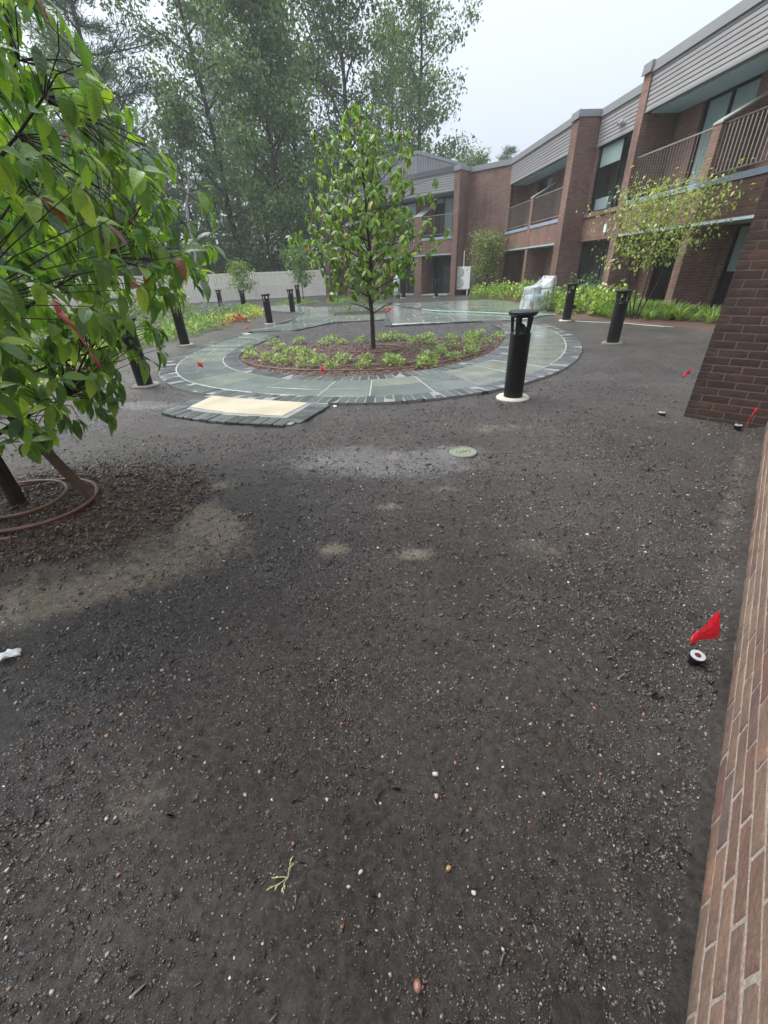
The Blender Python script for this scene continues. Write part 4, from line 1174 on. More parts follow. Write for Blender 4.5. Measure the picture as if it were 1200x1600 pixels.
# understorey: one dense mass of shrubs and saplings in the wood
def understorey():
    g = np.random.default_rng(99); P = []; D = []
    for i in range(330):
        a = g.uniform(-40, 6); yy = g.uniform(35, 56); 
        hgt = g.uniform(1.2, 3.2) if yy < 41 else g.uniform(2, 8.5)
        xx = a*yy/48
        if xx > -6 and yy < 44: yy += 9
        n = int(g.uniform(110, 200)); s = g.uniform(.5, 1.3)
        c = np.array((xx, yy, hgt*g.uniform(.2, 1.0)))
        off = g.normal(size=(n, 3))*np.array((s*1.1, s, s*.8)); P.append(c+off); D.append(off+unit(n))
    P = np.concatenate(P); D = np.concatenate(D); k = P[:, 2] > -.05; P = P[k]; D = D[k]; n = len(P)
    V, F = place(LEAF2*.34, LEAF2F, P, rot_from(D, unit(n)+np.array((0, 0, .8))), g.uniform(.6, 1.3, n))
    o = link('undergrowth', mesh_np('undergrowth', V, F, MAT['leaf_far'], np.repeat(palette(n, [(.022, .045, .02), (.032, .06, .026), (.05, .085, .034)], .25), 5, 0)))
    tag(o, kind='stuff')
    # a far-off wood closing the view
    P = []; D = []
    for i in range(260):
        a = R(g.uniform(-62, 8)); rr_ = g.uniform(62, 74); h_ = g.uniform(1, 13)
        n = 60; s = g.uniform(1.2, 2.2); off = g.normal(size=(n, 3))*s
        P.append(np.array((rr_*math.sin(a), rr_*math.cos(a), h_))+off); D.append(off+unit(n))
    P = np.concatenate(P); D = np.concatenate(D); k = P[:, 2] > 0; P = P[k]; D = D[k]; n = len(P)
    V, F = place(LEAF2*1.1, LEAF2F, P, rot_from(D, unit(n)+np.array((0, 0, .8))), g.uniform(.6, 1.3, n))
    o = link('woods', mesh_np('woods', V, F, MAT['leaf_far'], np.repeat(palette(n, [(.022, .045, .022), (.035, .06, .03)], .25), 5, 0)))
    tag(o, kind='stuff')
understorey()
# bare young trunks in the wood
for i, (x_, y_, h_) in enumerate([(-8.6, 39, 11), (-9.6, 44, 14), (-4.3, 40, 10), (-3.4, 47, 15), (-12.6, 39, 9), (-18.5, 41, 12), (-16, 45, 14), (-7.4, 43, 12)]):
    mb = MB(); tree_limbs(mb, (0, 0, -.2), (rnd.uniform(-.6, .6), 0, h_), .13, .04, 7, .15, i)
    q = random.Random(i)
    for k in range(5): branch(mb, (0, 0, h_*(.5+.1*k)), (q.uniform(-1, 1), q.uniform(-1, 1), .8), 1.6, .04, q)
    r_ = empty('sapling', (x_, y_, 0)); tag(r_, 'slim bare sapling trunk among the undergrowth of the dark wood', 'tree', 'sapling trunks in the wood')
    link('trunk', mb.mesh('trunk', MAT['bark_far'], True), r_)

# ------------------------------------------------------------------ small trees
def small_tree(name, x, y, z, h, r, label, seed, cols, nb=22, per=34, leaf=.075, stems=1, base_f=.3, spread=.0, trunk_r=.03, vase=False, clump=.16):
    q = random.Random(seed); g = np.random.default_rng(seed)
    root = empty(name, (x, y, z)); tag(root, label, 'tree'); wood = MB(); P = []; D = []
    for s in range(stems):
        a = 2*math.pi*s/stems+q.uniform(-.3, .3); top = (math.cos(a)*spread*q.uniform(.5, 1.1), math.sin(a)*spread*q.uniform(.5, 1.1), h*q.uniform(.82, .98))
        b0 = (math.cos(a)*.06*(stems > 1), math.sin(a)*.06*(stems > 1), -.05)
        pts = tree_limbs(wood, b0, top, trunk_r, trunk_r*.2, 7, .05, seed+s)
        for i in range(nb):
            t = base_f+(1-base_f)*(i+.5)/nb; k = t*7; k0 = min(int(k), 6); p = Vector(pts[k0]).lerp(Vector(pts[k0+1]), k-k0)
            if vase: env = r*(.45+.6*math.sin(math.pi*min(1, (t-base_f)/(1-base_f)*.9+.1)))
            else: env = r*math.sin(math.pi*(.16+.80*(t-base_f)/(1-base_f)))
            aa = i*2.4+q.uniform(-.5, .5)+s
            bp, d = branch(wood, p, (math.cos(aa), math.sin(aa), q.uniform(.2, .9)), env*q.uniform(.6, 1.1), trunk_r*.3, q, 0, 4, 4, .2)
            for pp in bp[1:]:
                n = int(per/4*q.uniform(.5, 1.4))+1; off = g.normal(size=(n, 3))*np.array((clump, clump, clump*.7)); P.append(np.array(pp)+off); D.append(off/clump*.5+unit(n)*.7+np.array((0, 0, -.5)))
    P = np.concatenate(P); D = np.concatenate(D); n = len(P)
    V, F = place(LEAF2*leaf, LEAF2F, P, rot_from(D, unit(n)*.6+np.array((0, 0, 1))), g.uniform(.6, 1.3, n))
    link('trunk', wood.mesh('trunk', MAT['bark'], True), root)
    link('crown', mesh_np('crown', V, F, MAT['leaf_plant'], np.repeat(palette(n, cols, .2), 5, 0)), root)
    return root
small_tree('young_tree', -4.29, 27.5, 0, 2.9, 1.1, 'small green rounded tree in front of the fence near the wing', 41, [(.07, .13, .04), (.10, .17, .05), (.14, .21, .06)], 26, 80, .15)
small_tree('young_tree', -8.3, 29.2, 0, 2.45, .95, 'little yellow-green tree standing before the cream fence beside three bollards', 42, [(.13, .19, .05), (.18, .24, .06), (.09, .14, .04)], 22, 60, .15)
small_tree('multi_stem_tree', 6.62, 11.3, .05, 2.95, 1.05, 'wispy multi-stemmed tree with yellow-green leaves in front of the balconies', 43, [(.17, .22, .06), (.23, .28, .075), (.11, .155, .045), (.28, .29, .09)], 20, 20, .085, 7, .46, .95, .015, True, .15)
small_tree('multi_stem_tree', 6.1, 25.2, .1, 3.0, .75, 'upright yellow-green shrub tree against the blank brick wall behind the heat pump', 44, [(.14, .17, .05), (.19, .22, .065), (.10, .13, .04)], 20, 44, .10, 6, .3, .5, .022, True, .18)

# ------------------------------------------------------------------ perennials and shrubs
def mound(seed, n, r, h, leaf, cols, flowers=None, kind='mound', fl_n=0, up=.3):
    g = np.random.default_rng(seed)
    if kind == 'grass':
        a = g.uniform(0, 2*math.pi, n); rr_ = np.sqrt(g.uniform(0, 1, n))*r*.3
        P = np.stack([rr_*np.cos(a), rr_*np.sin(a), np.zeros(n)], 1)
        D = np.stack([np.cos(a)*g.uniform(.2, 1, n), np.sin(a)*g.uniform(.2, 1, n), g.uniform(.6, 1.3, n)], 1)
        V, F = place(BLADE*np.array((1, 1.1, 1)), BLADEF, P, rot_from(D, np.tile((0, 0, 1.), (n, 1))+unit(n)*.2), g.uniform(.6, 1.15, n)*h*1.25)
        k = 6
    else:
        u = unit(n); u[:, 2] = np.abs(u[:, 2]); f = g.uniform(.55, 1.0, n)**.5
        lump = 1+.22*np.sin(u[:, 0]*5+seed)*np.cos(u[:, 1]*4+seed*2)
        P = u*np.array((r, r, h))*(f*lump)[:, None]; D = u+unit(n)*.6+np.array((0, 0, up))
        V, F = place(LEAF2*np.array((1, 1.15, 1)), LEAF2F, P, rot_from(D, u*.6+np.array((0, 0, 1))), g.uniform(.6, 1.3, n)*leaf)
        k = 5
    V[:, 2] = np.maximum(V[:, 2], .004)
    me = mesh_np('foliage', V, F, MAT['leaf_plant'], np.repeat(palette(n, cols, .22), k, 0))
    fm = None
    if flowers:
        u = unit(fl_n); u[:, 2] = np.abs(u[:, 2])+.35
        P = u*np.array((r*.95, r*.95, h*1.05)); sz = flowers[1]
        # small five-sided cups joined to the mound
        c5 = np.array([(0, 0, -.5)]+[(math.cos(i*1.2566), math.sin(i*1.2566), .3) for i in range(5)]+[(0, 0, .05)]); f5 = np.array([(0, 1+(i+1) % 5, 6, 1+i) for i in range(5)])
        V, F = place(c5, f5, P, rot_from(unit(fl_n), np.tile((0, 0, 1.), (fl_n, 1))), g.uniform(.6, 1.2, fl_n)*sz)
        fm = mesh_np('flowers', V, F, MAT['leaf_plant'], np.repeat(palette(fl_n, flowers[0], .15), 7, 0))
    return me, fm
def plant(name, protos, x, y, z, s, label, cat, group, sz=1.0):
    me, fm = rnd.choice(protos)
    o = link(name, me, None, (x, y, z), (0, 0, rnd.uniform(0, 6.28)), (s, s, s*sz)); tag(o, label, cat, group)
    if fm: link('flowers', fm, o)
    return o
ger = [mound(i, 130, .20, .17, .075, [(.15, .22, .06), (.21, .28, .085), (.10, .155, .045), (.30, .34, .14)], ([(.28, .20, .55), (.40, .30, .62)], .016), fl_n=7) for i in range(5)]
GP = [(-2.62,8.9),(-2.32,9.8),(-2.02,9.01),(-1.77,9.96),(-1.52,8.39),(-1.2,9.5),(-.76,9.53),(-.36,9.6),(-1.96,7.73),(-1.66,7.47),(-1.21,7.1),(-1.3,7.89),(-.99,7.52),(-.78,6.93),(-.62,7.44),(-.23,6.9),(-.19,7.5),(.22,7.26),
      (.16,9.75),(.38,9.85),(.62,9.78),(.86,9.24),(1.15,9.02),(1.17,9.79),(1.63,9.49),(1.45,8.4),(2.06,9.53),(2.25,8.86),(2.63,9.36),(1.83,8.3),(1.71,7.74),(1.33,7.31),(1.15,7.76),(.84,7.22),(.77,6.75),(.29,6.98),(-2.45,8.3),(-1.75,8.6),(-1.05,9.9),(2.35,9.9),(1.95,9.0)]
for x_, y_ in GP:
    zn = ('front' if y_ < 8.0 else 'back' if y_ > 9.3 else 'middle')+(' left' if x_ < -.6 else ' right' if x_ > 1.0 else ' centre')
    plant('geranium_plant', ger, x_, y_, .01, rnd.uniform(.55, .92), 'low pale green flowering clump in the %s of the oval mulch bed' % zn, 'plant', 'flowering clumps in the oval bed')
hose('drip_hose', [(-2.55, 8.0, .03), (-2.1, 7.35, .03), (-1.55, 6.95, .03), (-.9, 6.72, .03), (-.2, 6.58, .03), (.4, 6.62, .03), (.9, 6.85, .03), (1.5, 7.35, .03), (2.0, 8.0, .03), (2.35, 8.7, .03)], .010, 'hose_brown', 'long brown drip hose curving along the front of the oval bed')
hose('drip_hose', [(-.9, 7.1, .03), (-.2, 6.95, .03), (.5, 7.0, .03), (1.1, 7.3, .03), (1.4, 7.8, .03)], .010, 'hose_brown', 'second brown hose lying behind the front row of flowering clumps')
hose('drip_hose', coil(-.05, 8.6, .55, .42, -2.6, 1.8, .03, 16), .010, 'hose_brown', 'brown hose ring lying round the young dogwood trunk')
# box shrubs by the patio corner
box = [mound(60+i, 420, .42, .62, .07, [(.045, .09, .028), (.065, .12, .034), (.10, .165, .04)]) for i in range(2)]
for (x_, y_), lb in zip(((-1.32, 17.25), (-.62, 16.95), (.02, 17.35)), ('left one of three round green box shrubs beside the patio', 'front middle one of three round green box shrubs beside the patio', 'right one of three round green box shrubs behind the dogwood')):
    plant('box_shrub', box, x_, y_, .02, 1.0, lb, 'shrub', 'round box shrubs by the patio')
# right bed
hyd = [mound(70+i, 330, .46, .58, .13, [(.14, .21, .045), (.21, .29, .06), (.09, .145, .035), (.28, .34, .10)], ([(.46, .50, .26), (.56, .58, .38)], .085), fl_n=4) for i in range(4)]
for m_, n_ in [(13.2, 7.4), (13.9, 7.9), (14.4, 7.2), (15.0, 7.8), (12.7, 7.9), (15.6, 7.3), (12.2, 7.3), (20.2, 7.3), (20.8, 7.9), (21.3, 7.2), (22.0, 7.7), (22.6, 7.1), (23.2, 7.6), (23.9, 7.0), (24.4, 7.5), (19.6, 7.9), (18.9, 7.5), (13.5, 6.9), (14.8, 6.7), (22.9, 6.7)]:
    p = W(m_, n_)
    plant('hydrangea_shrub', hyd, p.x, p.y, float(ground_h(np.array([p.x]), np.array([p.y]))[0]), rnd.uniform(.58, 1.0), ('lime green hydrangea with pale flower heads left of the wrapped chair, before the blank wall' if m_ > 18 else 'lime green hydrangea with pale flower heads behind the two right hand bollards'), 'shrub', 'hydrangeas along the facade')
dk = [mound(80+i, 420, .5, .75, .075, [(.035, .075, .03), (.05, .10, .034), (.075, .13, .04)]) for i in range(2)]
for (m_, n_), lb in zip(((18.7, 8.1), (15.9, 8.5), (15.2, 8.4), (16.8, 8.5)), ('dark green box shrub against the wall left of the wrapped chair', 'dark green box shrub under the lower window, right of the tall pier', 'dark green box shrub nearest the window end wall', 'dark green box shrub directly behind the wrapped chair')):
    p = W(m_, n_); plant('box_shrub', dk, p.x, p.y, .15, 1.0, lb, 'shrub', 'dark box shrubs along the facade')
lil = [mound(90+i, 70, .34, .30, .1, [(.10, .17, .045), (.15, .22, .06), (.20, .27, .08)], kind='grass') for i in range(3)]
for i in range(46):
    m_ = rnd.uniform(8.7, 12.6); n_ = rnd.uniform(7.05, 8.2) if m_ > 10.5 else rnd.uniform(7.4, 8.3)
    p = W(m_, n_); plant('lily_clump', lil, p.x, p.y, float(ground_h(np.array([p.x]), np.array([p.y]))[0]), rnd.uniform(.7, 1.05), ('strappy green lily clump near the multi-stemmed tree' if m_ > 10.6 else 'strappy green lily clump beside the brick pier under the balconies'), 'plant', 'lily clumps under the balconies')
hose('edging_pipe', [(5.30, 11.7, .03), (5.75, 11.2, .03), (6.05, 10.9, .04), (6.3, 10.35, .04), (6.65, 9.6, .05), (6.95, 8.9, .05), (7.3, 8.2, .05)], .010, 'hose_white', 'thin white pipe lying along the front of the lily bed', 'pipe')
hose('drip_hose', [(6.2, 11.1, .04), (6.6, 10.2, .05), (7.1, 9.6, .06), (7.4, 8.9, .07)], .011, 'hose_brown', 'brown drip hose among the lily clumps behind the white pipe')
# left bed
k_lime = [mound(100+i, 190, .30, .28, .075, [(.12, .20, .05), (.17, .26, .06), (.09, .15, .045)]) for i in range(3)]
k_cat = [mound(110+i, 210, .34, .40, .065, [(.09, .14, .065), (.13, .19, .085), (.07, .11, .05)], ([(.30, .26, .50), (.38, .34, .58)], .022), fl_n=46, up=.8) for i in range(3)]
k_red = [mound(120+i, 120, .22, .20, .10, [(.22, .035, .04), (.12, .02, .03), (.36, .14, .05), (.40, .22, .08)]) for i in range(2)]
k_tall = [mound(130+i, 260, .38, .75, .085, [(.10, .155, .05), (.14, .20, .06), (.075, .115, .04)], up=.9) for i in range(3)]
k_yel = [mound(140+i, 170, .30, .26, .09, [(.30, .32, .06), (.36, .30, .08), (.20, .24, .05)]) for i in range(2)]
def lb_edge(y): return float(np.interp(y, [3.5, 5, 10.5, 11, 13, 15, 18, 21], [-5.2, -4.75, -5.55, -5.3, -5.0, -4.7, -4.5, -5.3]))
cnt = 0
for row, off in enumerate((.30, .72, 1.2, 1.8, 2.5, 3.3, 4.2)):
    y_ = 3.6+row*.2
    while y_ < 21:
        x_ = lb_edge(y_)-off+rnd.uniform(-.15, .15); u_ = rnd.random()
        if x_ > np.interp(y_, [3, 9, 11.5, 17.9, 30], [-6.2, -7.9, -8.9, -11.2, -12.4])+.3:
            if row == 0 and 14.6 < y_ < 16.9: pr, nm, lb = k_red if u_ < .5 else k_yel, 'heuchera_plant', None
            elif row <= 1: pr, nm = (k_lime, 'groundcover_plant') if u_ < .75 else (k_yel, 'groundcover_plant')
            elif row <= 3: pr, nm = (k_cat, 'catmint_plant') if u_ < .55 else (k_lime, 'groundcover_plant')
            else: pr, nm = (k_tall, 'tall_perennial') if u_ < .6 else (k_cat, 'catmint_plant')
            if pr is k_red: nm, lb, g_ = 'heuchera_plant', 'dark red and orange leaved plant edging the left bed', 'red leaved plants in the left bed'
            elif pr is k_yel: nm, lb, g_ = 'golden_plant', 'golden yellow leaved plant edging the left bed', 'golden plants in the left bed'
            elif pr is k_lime: lb, g_ = 'low bright green mound of leaves in the left bed', 'green mounds in the left bed'
            elif pr is k_cat: lb, g_ = 'grey-green mound with lavender flower spikes in the left bed', 'lavender flowered mounds in the left bed'
            else: lb, g_ = 'tall leafy perennial in the left bed by the fence', 'tall perennials by the fence'
            lb += ' near the foreground dogwood' if y_ < 9 else ' beyond the tan footed bollard' if y_ < 14 else ' at its far end'
            plant(nm, pr, x_, y_, .0, rnd.uniform(.8, 1.25), lb, 'plant', g_)
        y_ += rnd.uniform(.5, .75)+.08*row
plant('box_shrub', dk, -4.95, 13.5, 0, .55, 'small dark green clipped ball at the edge of the left bed', 'shrub', None)
for i in range(26):
    x_ = rnd.uniform(-5.2, -1.2); y_ = rnd.uniform(23.2, 26.2)
    plant('groundcover_plant', k_lime, x_, y_, 0, rnd.uniform(.7, 1.0), 'pale low groundcover tuft in the far bed before the wing', 'plant', 'groundcover tufts in the far bed', .55)
hose('drip_hose', coil(-4.75, 5.25, .35, .3, -1.6, 2.6, .03, 12), .011, 'hose_brown', 'brown hose bend at the near end of the left bed')

# ------------------------------------------------------------------ cream vinyl fence
fen = empty('vinyl_fence'); tag(fen, 'cream vinyl board fence running round the back of the garden', 'fence')
FP = [(-6.2, 3.0), (-7.9, 9.0), (-8.9, 11.5), (-11.4, 17.9), (-12.6, 29.6), (-3.6, 33.4)]
FH = 1.62
bd_me = MB().box((-.076, -.011, .06), (.076, .011, FH-.11)).mesh('board', MAT['vinyl'], bevel=.004)
po_mb = MB().box((-.06, -.06, -.1), (.06, .06, FH)); po_mb.add([(-.07, -.07, FH), (.07, -.07, FH), (.07, .07, FH), (-.07, .07, FH), (0, 0, FH+.05)], [(0, 1, 4), (1, 2, 4), (2, 3, 4), (3, 0, 4), (3, 2, 1, 0)])
po_me = po_mb.mesh('post', MAT['vinyl'])
rest = MB(); nb_ = 0
for p, q_ in zip(FP[:-1], FP[1:]):
    L = math.dist(p, q_); ang = math.atan2(q_[1]-p[1], q_[0]-p[0]); npan = max(1, round(L/2.42)); pl = L/npan
    for i in range(npan):
        a_ = (p[0]+(q_[0]-p[0])*i/npan, p[1]+(q_[1]-p[1])*i/npan)
        link('post', po_me, fen, (*a_, 0), (0, 0, ang))
        c_ = (a_[0]+math.cos(ang)*pl/2, a_[1]+math.sin(ang)*pl/2)
        for nm, z0, z1 in (('top_rail', FH-.11, FH-.02), ('middle_rail', .78, .86), ('bottom_rail', .02, .12)):
            link(nm, MB().box((-pl/2+.061, -.022, z0), (pl/2-.061, .022, z1)).mesh(nm, MAT['vinyl'], bevel=.004), fen, (*c_, 0), (0, 0, ang))
        m_ = int((pl-.14)/.155)
        for k in range(m_):
            t = -pl/2+.08+(pl-.16)*(k+.5)/m_
            x_, y_ = c_[0]+math.cos(ang)*t, c_[1]+math.sin(ang)*t
            if in_view((x_, y_, .8), .02) and nb_ < 298: link('board', bd_me, fen, (x_, y_, 0), (0, 0, ang)); nb_ += 1
            else:
                c, s = math.cos(ang), math.sin(ang); b0 = len(rest.v)
                rest.v += [(x_+v.co.x*c-v.co.y*s, y_+v.co.x*s+v.co.y*c, v.co.z) for v in bd_me.vertices]; rest.f += [tuple(b0+j for j in f.vertices) for f in bd_me.polygons]
link('post', po_me, fen, (*FP[-1], 0))
if rest.v: tag(rest.build('boards', MAT['vinyl'], fen), kind='stuff')

# ------------------------------------------------------------------ bollard lights
def make_bollard():
    root = empty('bollard_light')
    body = MB().lathe([(.108, .03), (.108, .70), (.112, .705), (.112, .715), (.100, .717)], n=32).build('body', MAT['black'], root, True)
    MB().lathe([(.095, .7172), (.085, .735), (.03, .80), (.012, .815), (0, .817)], n=24).build('reflector_cone', MAT['black'], root, True)
    MB().lathe([(.098, .874), (.135, .895), (.152, .912), (.152, .930), (.140, .940), (0, .945)], n=32).build('cap', MAT['black'], root, True)
    leg = MB(); leg.add([(.078, -.014, .716), (.103, -.014, .716), (.103, .014, .716), (.078, .014, .716), (.088, -.018, .885), (.122, -.018, .885), (.122, .018, .885), (.088, .018, .885)],
                        [(3, 2, 1, 0), (4, 5, 6, 7), (0, 1, 5, 4), (1, 2, 6, 5), (2, 3, 7, 6), (3, 0, 4, 7)])
    lm = leg.mesh('vane', MAT['black'])
    for k in range(5): link('vane', lm, root, (0, 0, 0), (0, 0, k*2*math.pi/5+.3))
    return root
proto = make_bollard()
ft_me = [MB().lathe([(.185, -.05), (.19, .022), (.178, .034), (.11, .036)], n=26).mesh('concrete_footing', MAT[m_], True) for m_ in ('footing', 'footing_tan')]
BL = [(1.575, 4.75, 1.0, 0, 'black bollard light nearest the camera standing in front of the oval path'),
      (4.50, 8.19, .97, 0, 'black bollard light on the dark soil to the right, beside the brick pier'),
      (5.21, 12.08, .96, 1, 'black bollard light with a red flag at its foot in front of the hydrangeas'),
      (-3.47, 14.55, .93, 1, 'black bollard light on tan footing on the gravel right of the red leaved plants'),
      (-3.46, 18.85, .92, 1, 'black bollard light on the gravel inside the left bend of the far walk'),
      (-3.48, 6.22, .98, 0, 'black bollard light on a white footing half hidden by the dogwood leaves'),
      (-4.57, 10.4, .98, 1, 'black bollard light on a tan footing at the edge of the left bed'),
      (-4.05, 24.2, .95, 0, 'distant black bollard light just left of the small green tree'),
      (-5.85, 20.3, .93, 0, 'distant black bollard light behind the left bed, right one of a close pair'),
      (-7.55, 22.3, .93, 0, 'distant black bollard light against the fence, left one of a close pair'),
      (3.41, 25.4, .95, 0, 'distant black bollard light in front of the glass door of the wing'),
      (1.62, 25.9, .95, 0, 'distant black bollard light beside the pink and white banner')]
for i, (x_, y_, s_, f_, lb) in enumerate(BL):
    o = proto if i == 0 else copy_tree(proto)
    o.location = (x_, y_, .0); o.scale = (1, 1, s_); o.rotation_euler = (rnd.uniform(-.006, .006), rnd.uniform(-.006, .006), rnd.uniform(0, 6))
    tag(o, lb, 'bollard light', 'black bollard lights')
    link('concrete_footing', ft_me[f_], o)
    if i == 2: MB().box((.11, -.05, .30), (.20, .05, .40)).build('outlet_box', MAT['black'], o, bevel=.01); o.rotation_euler.z = .2

# ------------------------------------------------------------------ marking flags
def make_flag(seed, big=1.0):
    q = random.Random(seed); root = empty('marking_flag'); h = .30
    MB().tube([(0, 0, -.05), (q.uniform(-.01, .01), q.uniform(-.01, .01), h*.5), (q.uniform(-.02, .02), q.uniform(-.02, .02), h)], .0016, 6).build('wire', MAT['wire'], root)
    nx = 6; v = []; f = []
    for i in range(nx+1):
        t = i/nx; droop = -.05*t*t-.03*t
        for k, zz in enumerate((0, -.032, -.064)):
            v.append((.095*t-.02*t*t+.004*k*t, .012*math.sin(t*5+seed)+.006*k*t, h+zz*(1-.25*t)+droop*q.uniform(.8, 1.2)))
    for i in range(nx):
        for k in range(2): f.append((i*3+k, i*3+3+k, i*3+4+k, i*3+1+k))
    fl_ = MB().add(v, f).build('flag_cloth', MAT['flag'], root, True); md = fl_.modifiers.new('thickness', 'SOLIDIFY'); md.thickness = .0008
    return root
FLG = [(-.68, 5.29, .06, 2.6, 1, 'red marking flag on the front of the oval path below the flowering clumps'),
       (-2.50, 5.98, .06, 1.3, 1, 'red marking flag on the bluestone at the left front of the oval path'),
       (-4.59, 9.35, 0, 2.2, 1, 'red marking flag on the soil at the edge of the left bed, nearer of two'),
       (-5.35, 10.9, 0, 1.0, 1, 'orange-red marking flag among the green mounds at the left bed edge'),
       (-3.10, 10.6, .05, 2.4, 1, 'red marking flag on the left side of the oval path opposite the left bed'),
       (-3.80, 14.06, 0, 1.5, 1, 'red marking flag on the gravel in front of the red leaved plants'),
       (2.95, 13.7, .05, 1.6, 1, 'red marking flag standing at the front edge of the wet patio'),
       (2.68, 9.35, .03, 1.9, 1, 'red marking flag at the right end of the oval bed beside the black bollard'),
       (5.32, 11.9, .02, 1.4, 1.0, 'red marking flag leaning on the bollard in front of the hydrangeas'),
       (.46, 13.5, .05, 2.8, 1.3, 'red marking flag at the left front corner of the patio'),
       (.30, 14.2, .05, 2.5, 1.1, 'second red flag just behind the one on the patio corner'),
       (3.62, 4.72, 0, 2.9, .9, 'red marking flag peeping out from behind the brick pier'),
       (-2.6, 17.2, .05, 2.0, .8, 'small red flag on the walk near the far left bollard')]
for i, (x_, y_, z_, rz_, s_, lb) in enumerate(FLG):
    o = make_flag(i); o.location = (x_, y_, z_); o.rotation_euler = (rnd.uniform(-.1, .1), rnd.uniform(-.1, .1), rz_); o.scale = (s_,)*3
    tag(o, lb, 'marking flag', 'red marking flags')
o = empty('marking_flag', (3.14, 3.28, .0), 0); tag(o, 'red marking flag pressed against the near brick wall beside the pier', 'marking flag', 'red marking flags')
MB().tube([(0, 0, -.05), (.0, 0, .22)], .0016, 6).build('wire', MAT['wire'], o)
fl_ = MB().add([(.03, 0, .24), (-.03, -.02, .13), (-.07, -.05, .10), (.0, -.01, .235), (.04, .04, .17), (.035, .03, .25)], [(0, 3, 1, 4), (3, 2, 1), (0, 4, 5)]).build('flag_cloth', MAT['flag'], o)
fl_.modifiers.new('thickness', 'SOLIDIFY').thickness = .001
# the foreground flag: a tented piece of red plastic low beside the sprinkler
o = empty('marking_flag', (1.245, 1.055, .0)); tag(o, 'large red marking flag hanging folded beside the near brick wall and sprinkler', 'marking flag', 'red marking flags')
MB().tube([(-.004, -.025, -.03), (-.006, -.02, .05), (-.010, -.012, .12), (-.016, .008, .20), (-.018, .014, .235)], .0016, 6).build('wire', MAT['wire'], o)
FA, FB, FC, FD = Vector((-.018, .015, .226)), Vector((-.138, -.045, .152)), Vector((-.011, -.025, .131)), Vector((-.149, -.055, .138))
v = []; nx = 6
for i in range(nx+1):
    t = i/nx
    a_ = FA.lerp(FB, t); b_ = FC.lerp(FD, t)
    for k in range(4):
        p = a_.lerp(b_, k/3)+Vector((.0, -.006, .004))*math.sin(math.pi*k/3)*(1-t*.6)+Vector((0, .004*math.sin(t*9+k), 0))
        v.append(tuple(p))
fl_ = MB().add(v, [(i*4+k, i*4+4+k, i*4+5+k, i*4+1+k) for i in range(nx) for k in range(3)]).build('flag_cloth', MAT['flag'], o)
fl_.modifiers.new('thickness', 'SOLIDIFY').thickness = .0008

# ------------------------------------------------------------------ sprinkler heads, valve lid, litter
def sprinkler(x, y, z, s, label, rot=(0, 0, 0)):
    o = empty('sprinkler_head', (x, y, z)); tag(o, label, 'sprinkler', 'sprinkler heads along the wall'); o.scale = (s,)*3; o.rotation_euler = rot
    MB().lathe([(.022, -.06), (.022, .012), (.029, .014), (.030, .026), (.028, .029)], n=28).build('body', MAT['black'], o, True)
    MB().lathe([(.0275, .0292), (.027, .0315), (.0125, .0318), (.012, .029)], n=28).build('cap_ring', MAT['cap_grey'], o, True)
    MB().lathe([(.0118, .0292), (.0105, .033), (.004, .0335), (0, .0335)], n=18).build('nozzle', MAT['maroon'], o, True)
sprinkler(1.192, 1.032, .004, .92, 'grey capped sprinkler head with a dark red nozzle below the large red flag', (.08, -.06, 0))
sprinkler(2.86, 3.97, -.012, 1.1, 'grey capped sprinkler head at the outer corner of the brick pier')
sprinkler(3.27, 3.50, -.004, 1.1, 'grey capped sprinkler head in the corner between the pier and the near wall')
vl = empty('valve_cover', (.69, 3.17, .006), .3); tag(vl, 'round mossy grey valve box lid lying flush in the soil', 'valve cover')
vl.scale = (1.15, 1.15, 1)
MB().lathe([(.10, -.02), (.10, .012), (.094, .018), (.084, .018), (.083, .014), (0, .015)], n=36).build('lid', MAT['valve'], vl, True)
MB().box((-.03, -.008, .0152), (.03, .008, .021)).build('handle', MAT['valve'], vl, bevel=.002)
st_ = MB()
for a in np.linspace(0, 2*math.pi, 12, endpoint=False): st_.box((.05*math.cos(a)-.004, .05*math.sin(a)-.004, .0142), (.05*math.cos(a)+.004, .05*math.sin(a)+.004, .018))
st_.build('raised_studs', MAT['valve'], vl)
def scrap(x, y, s, seed, label, rz):
    g = np.random.default_rng(seed); n = 7; v = []; f = []
    for i in range(n):
        for j in range(n): v.append(((i/(n-1)-.5)*s, (j/(n-1)-.5)*s*.55, .012+.018*float(g.random())*math.sin(math.pi*i/(n-1))+.008*math.sin(j*2.2+i*.4)))
    for i in range(n-1):
        for j in range(n-1): f.append((i*n+j, (i+1)*n+j, (i+1)*n+j+1, i*n+j+1))
    o = MB().add(v, f).build('plastic_scrap', MAT['white'], None, True, loc=(x, y, .008), rot=(0, 0, rz)); o.modifiers.new('thickness', 'SOLIDIFY').thickness = .001
    tag(o, label, 'litter')
scrap(-1.60, 1.18, .08, 3, 'crumpled white plastic film trodden into the soil at the left edge', .5)
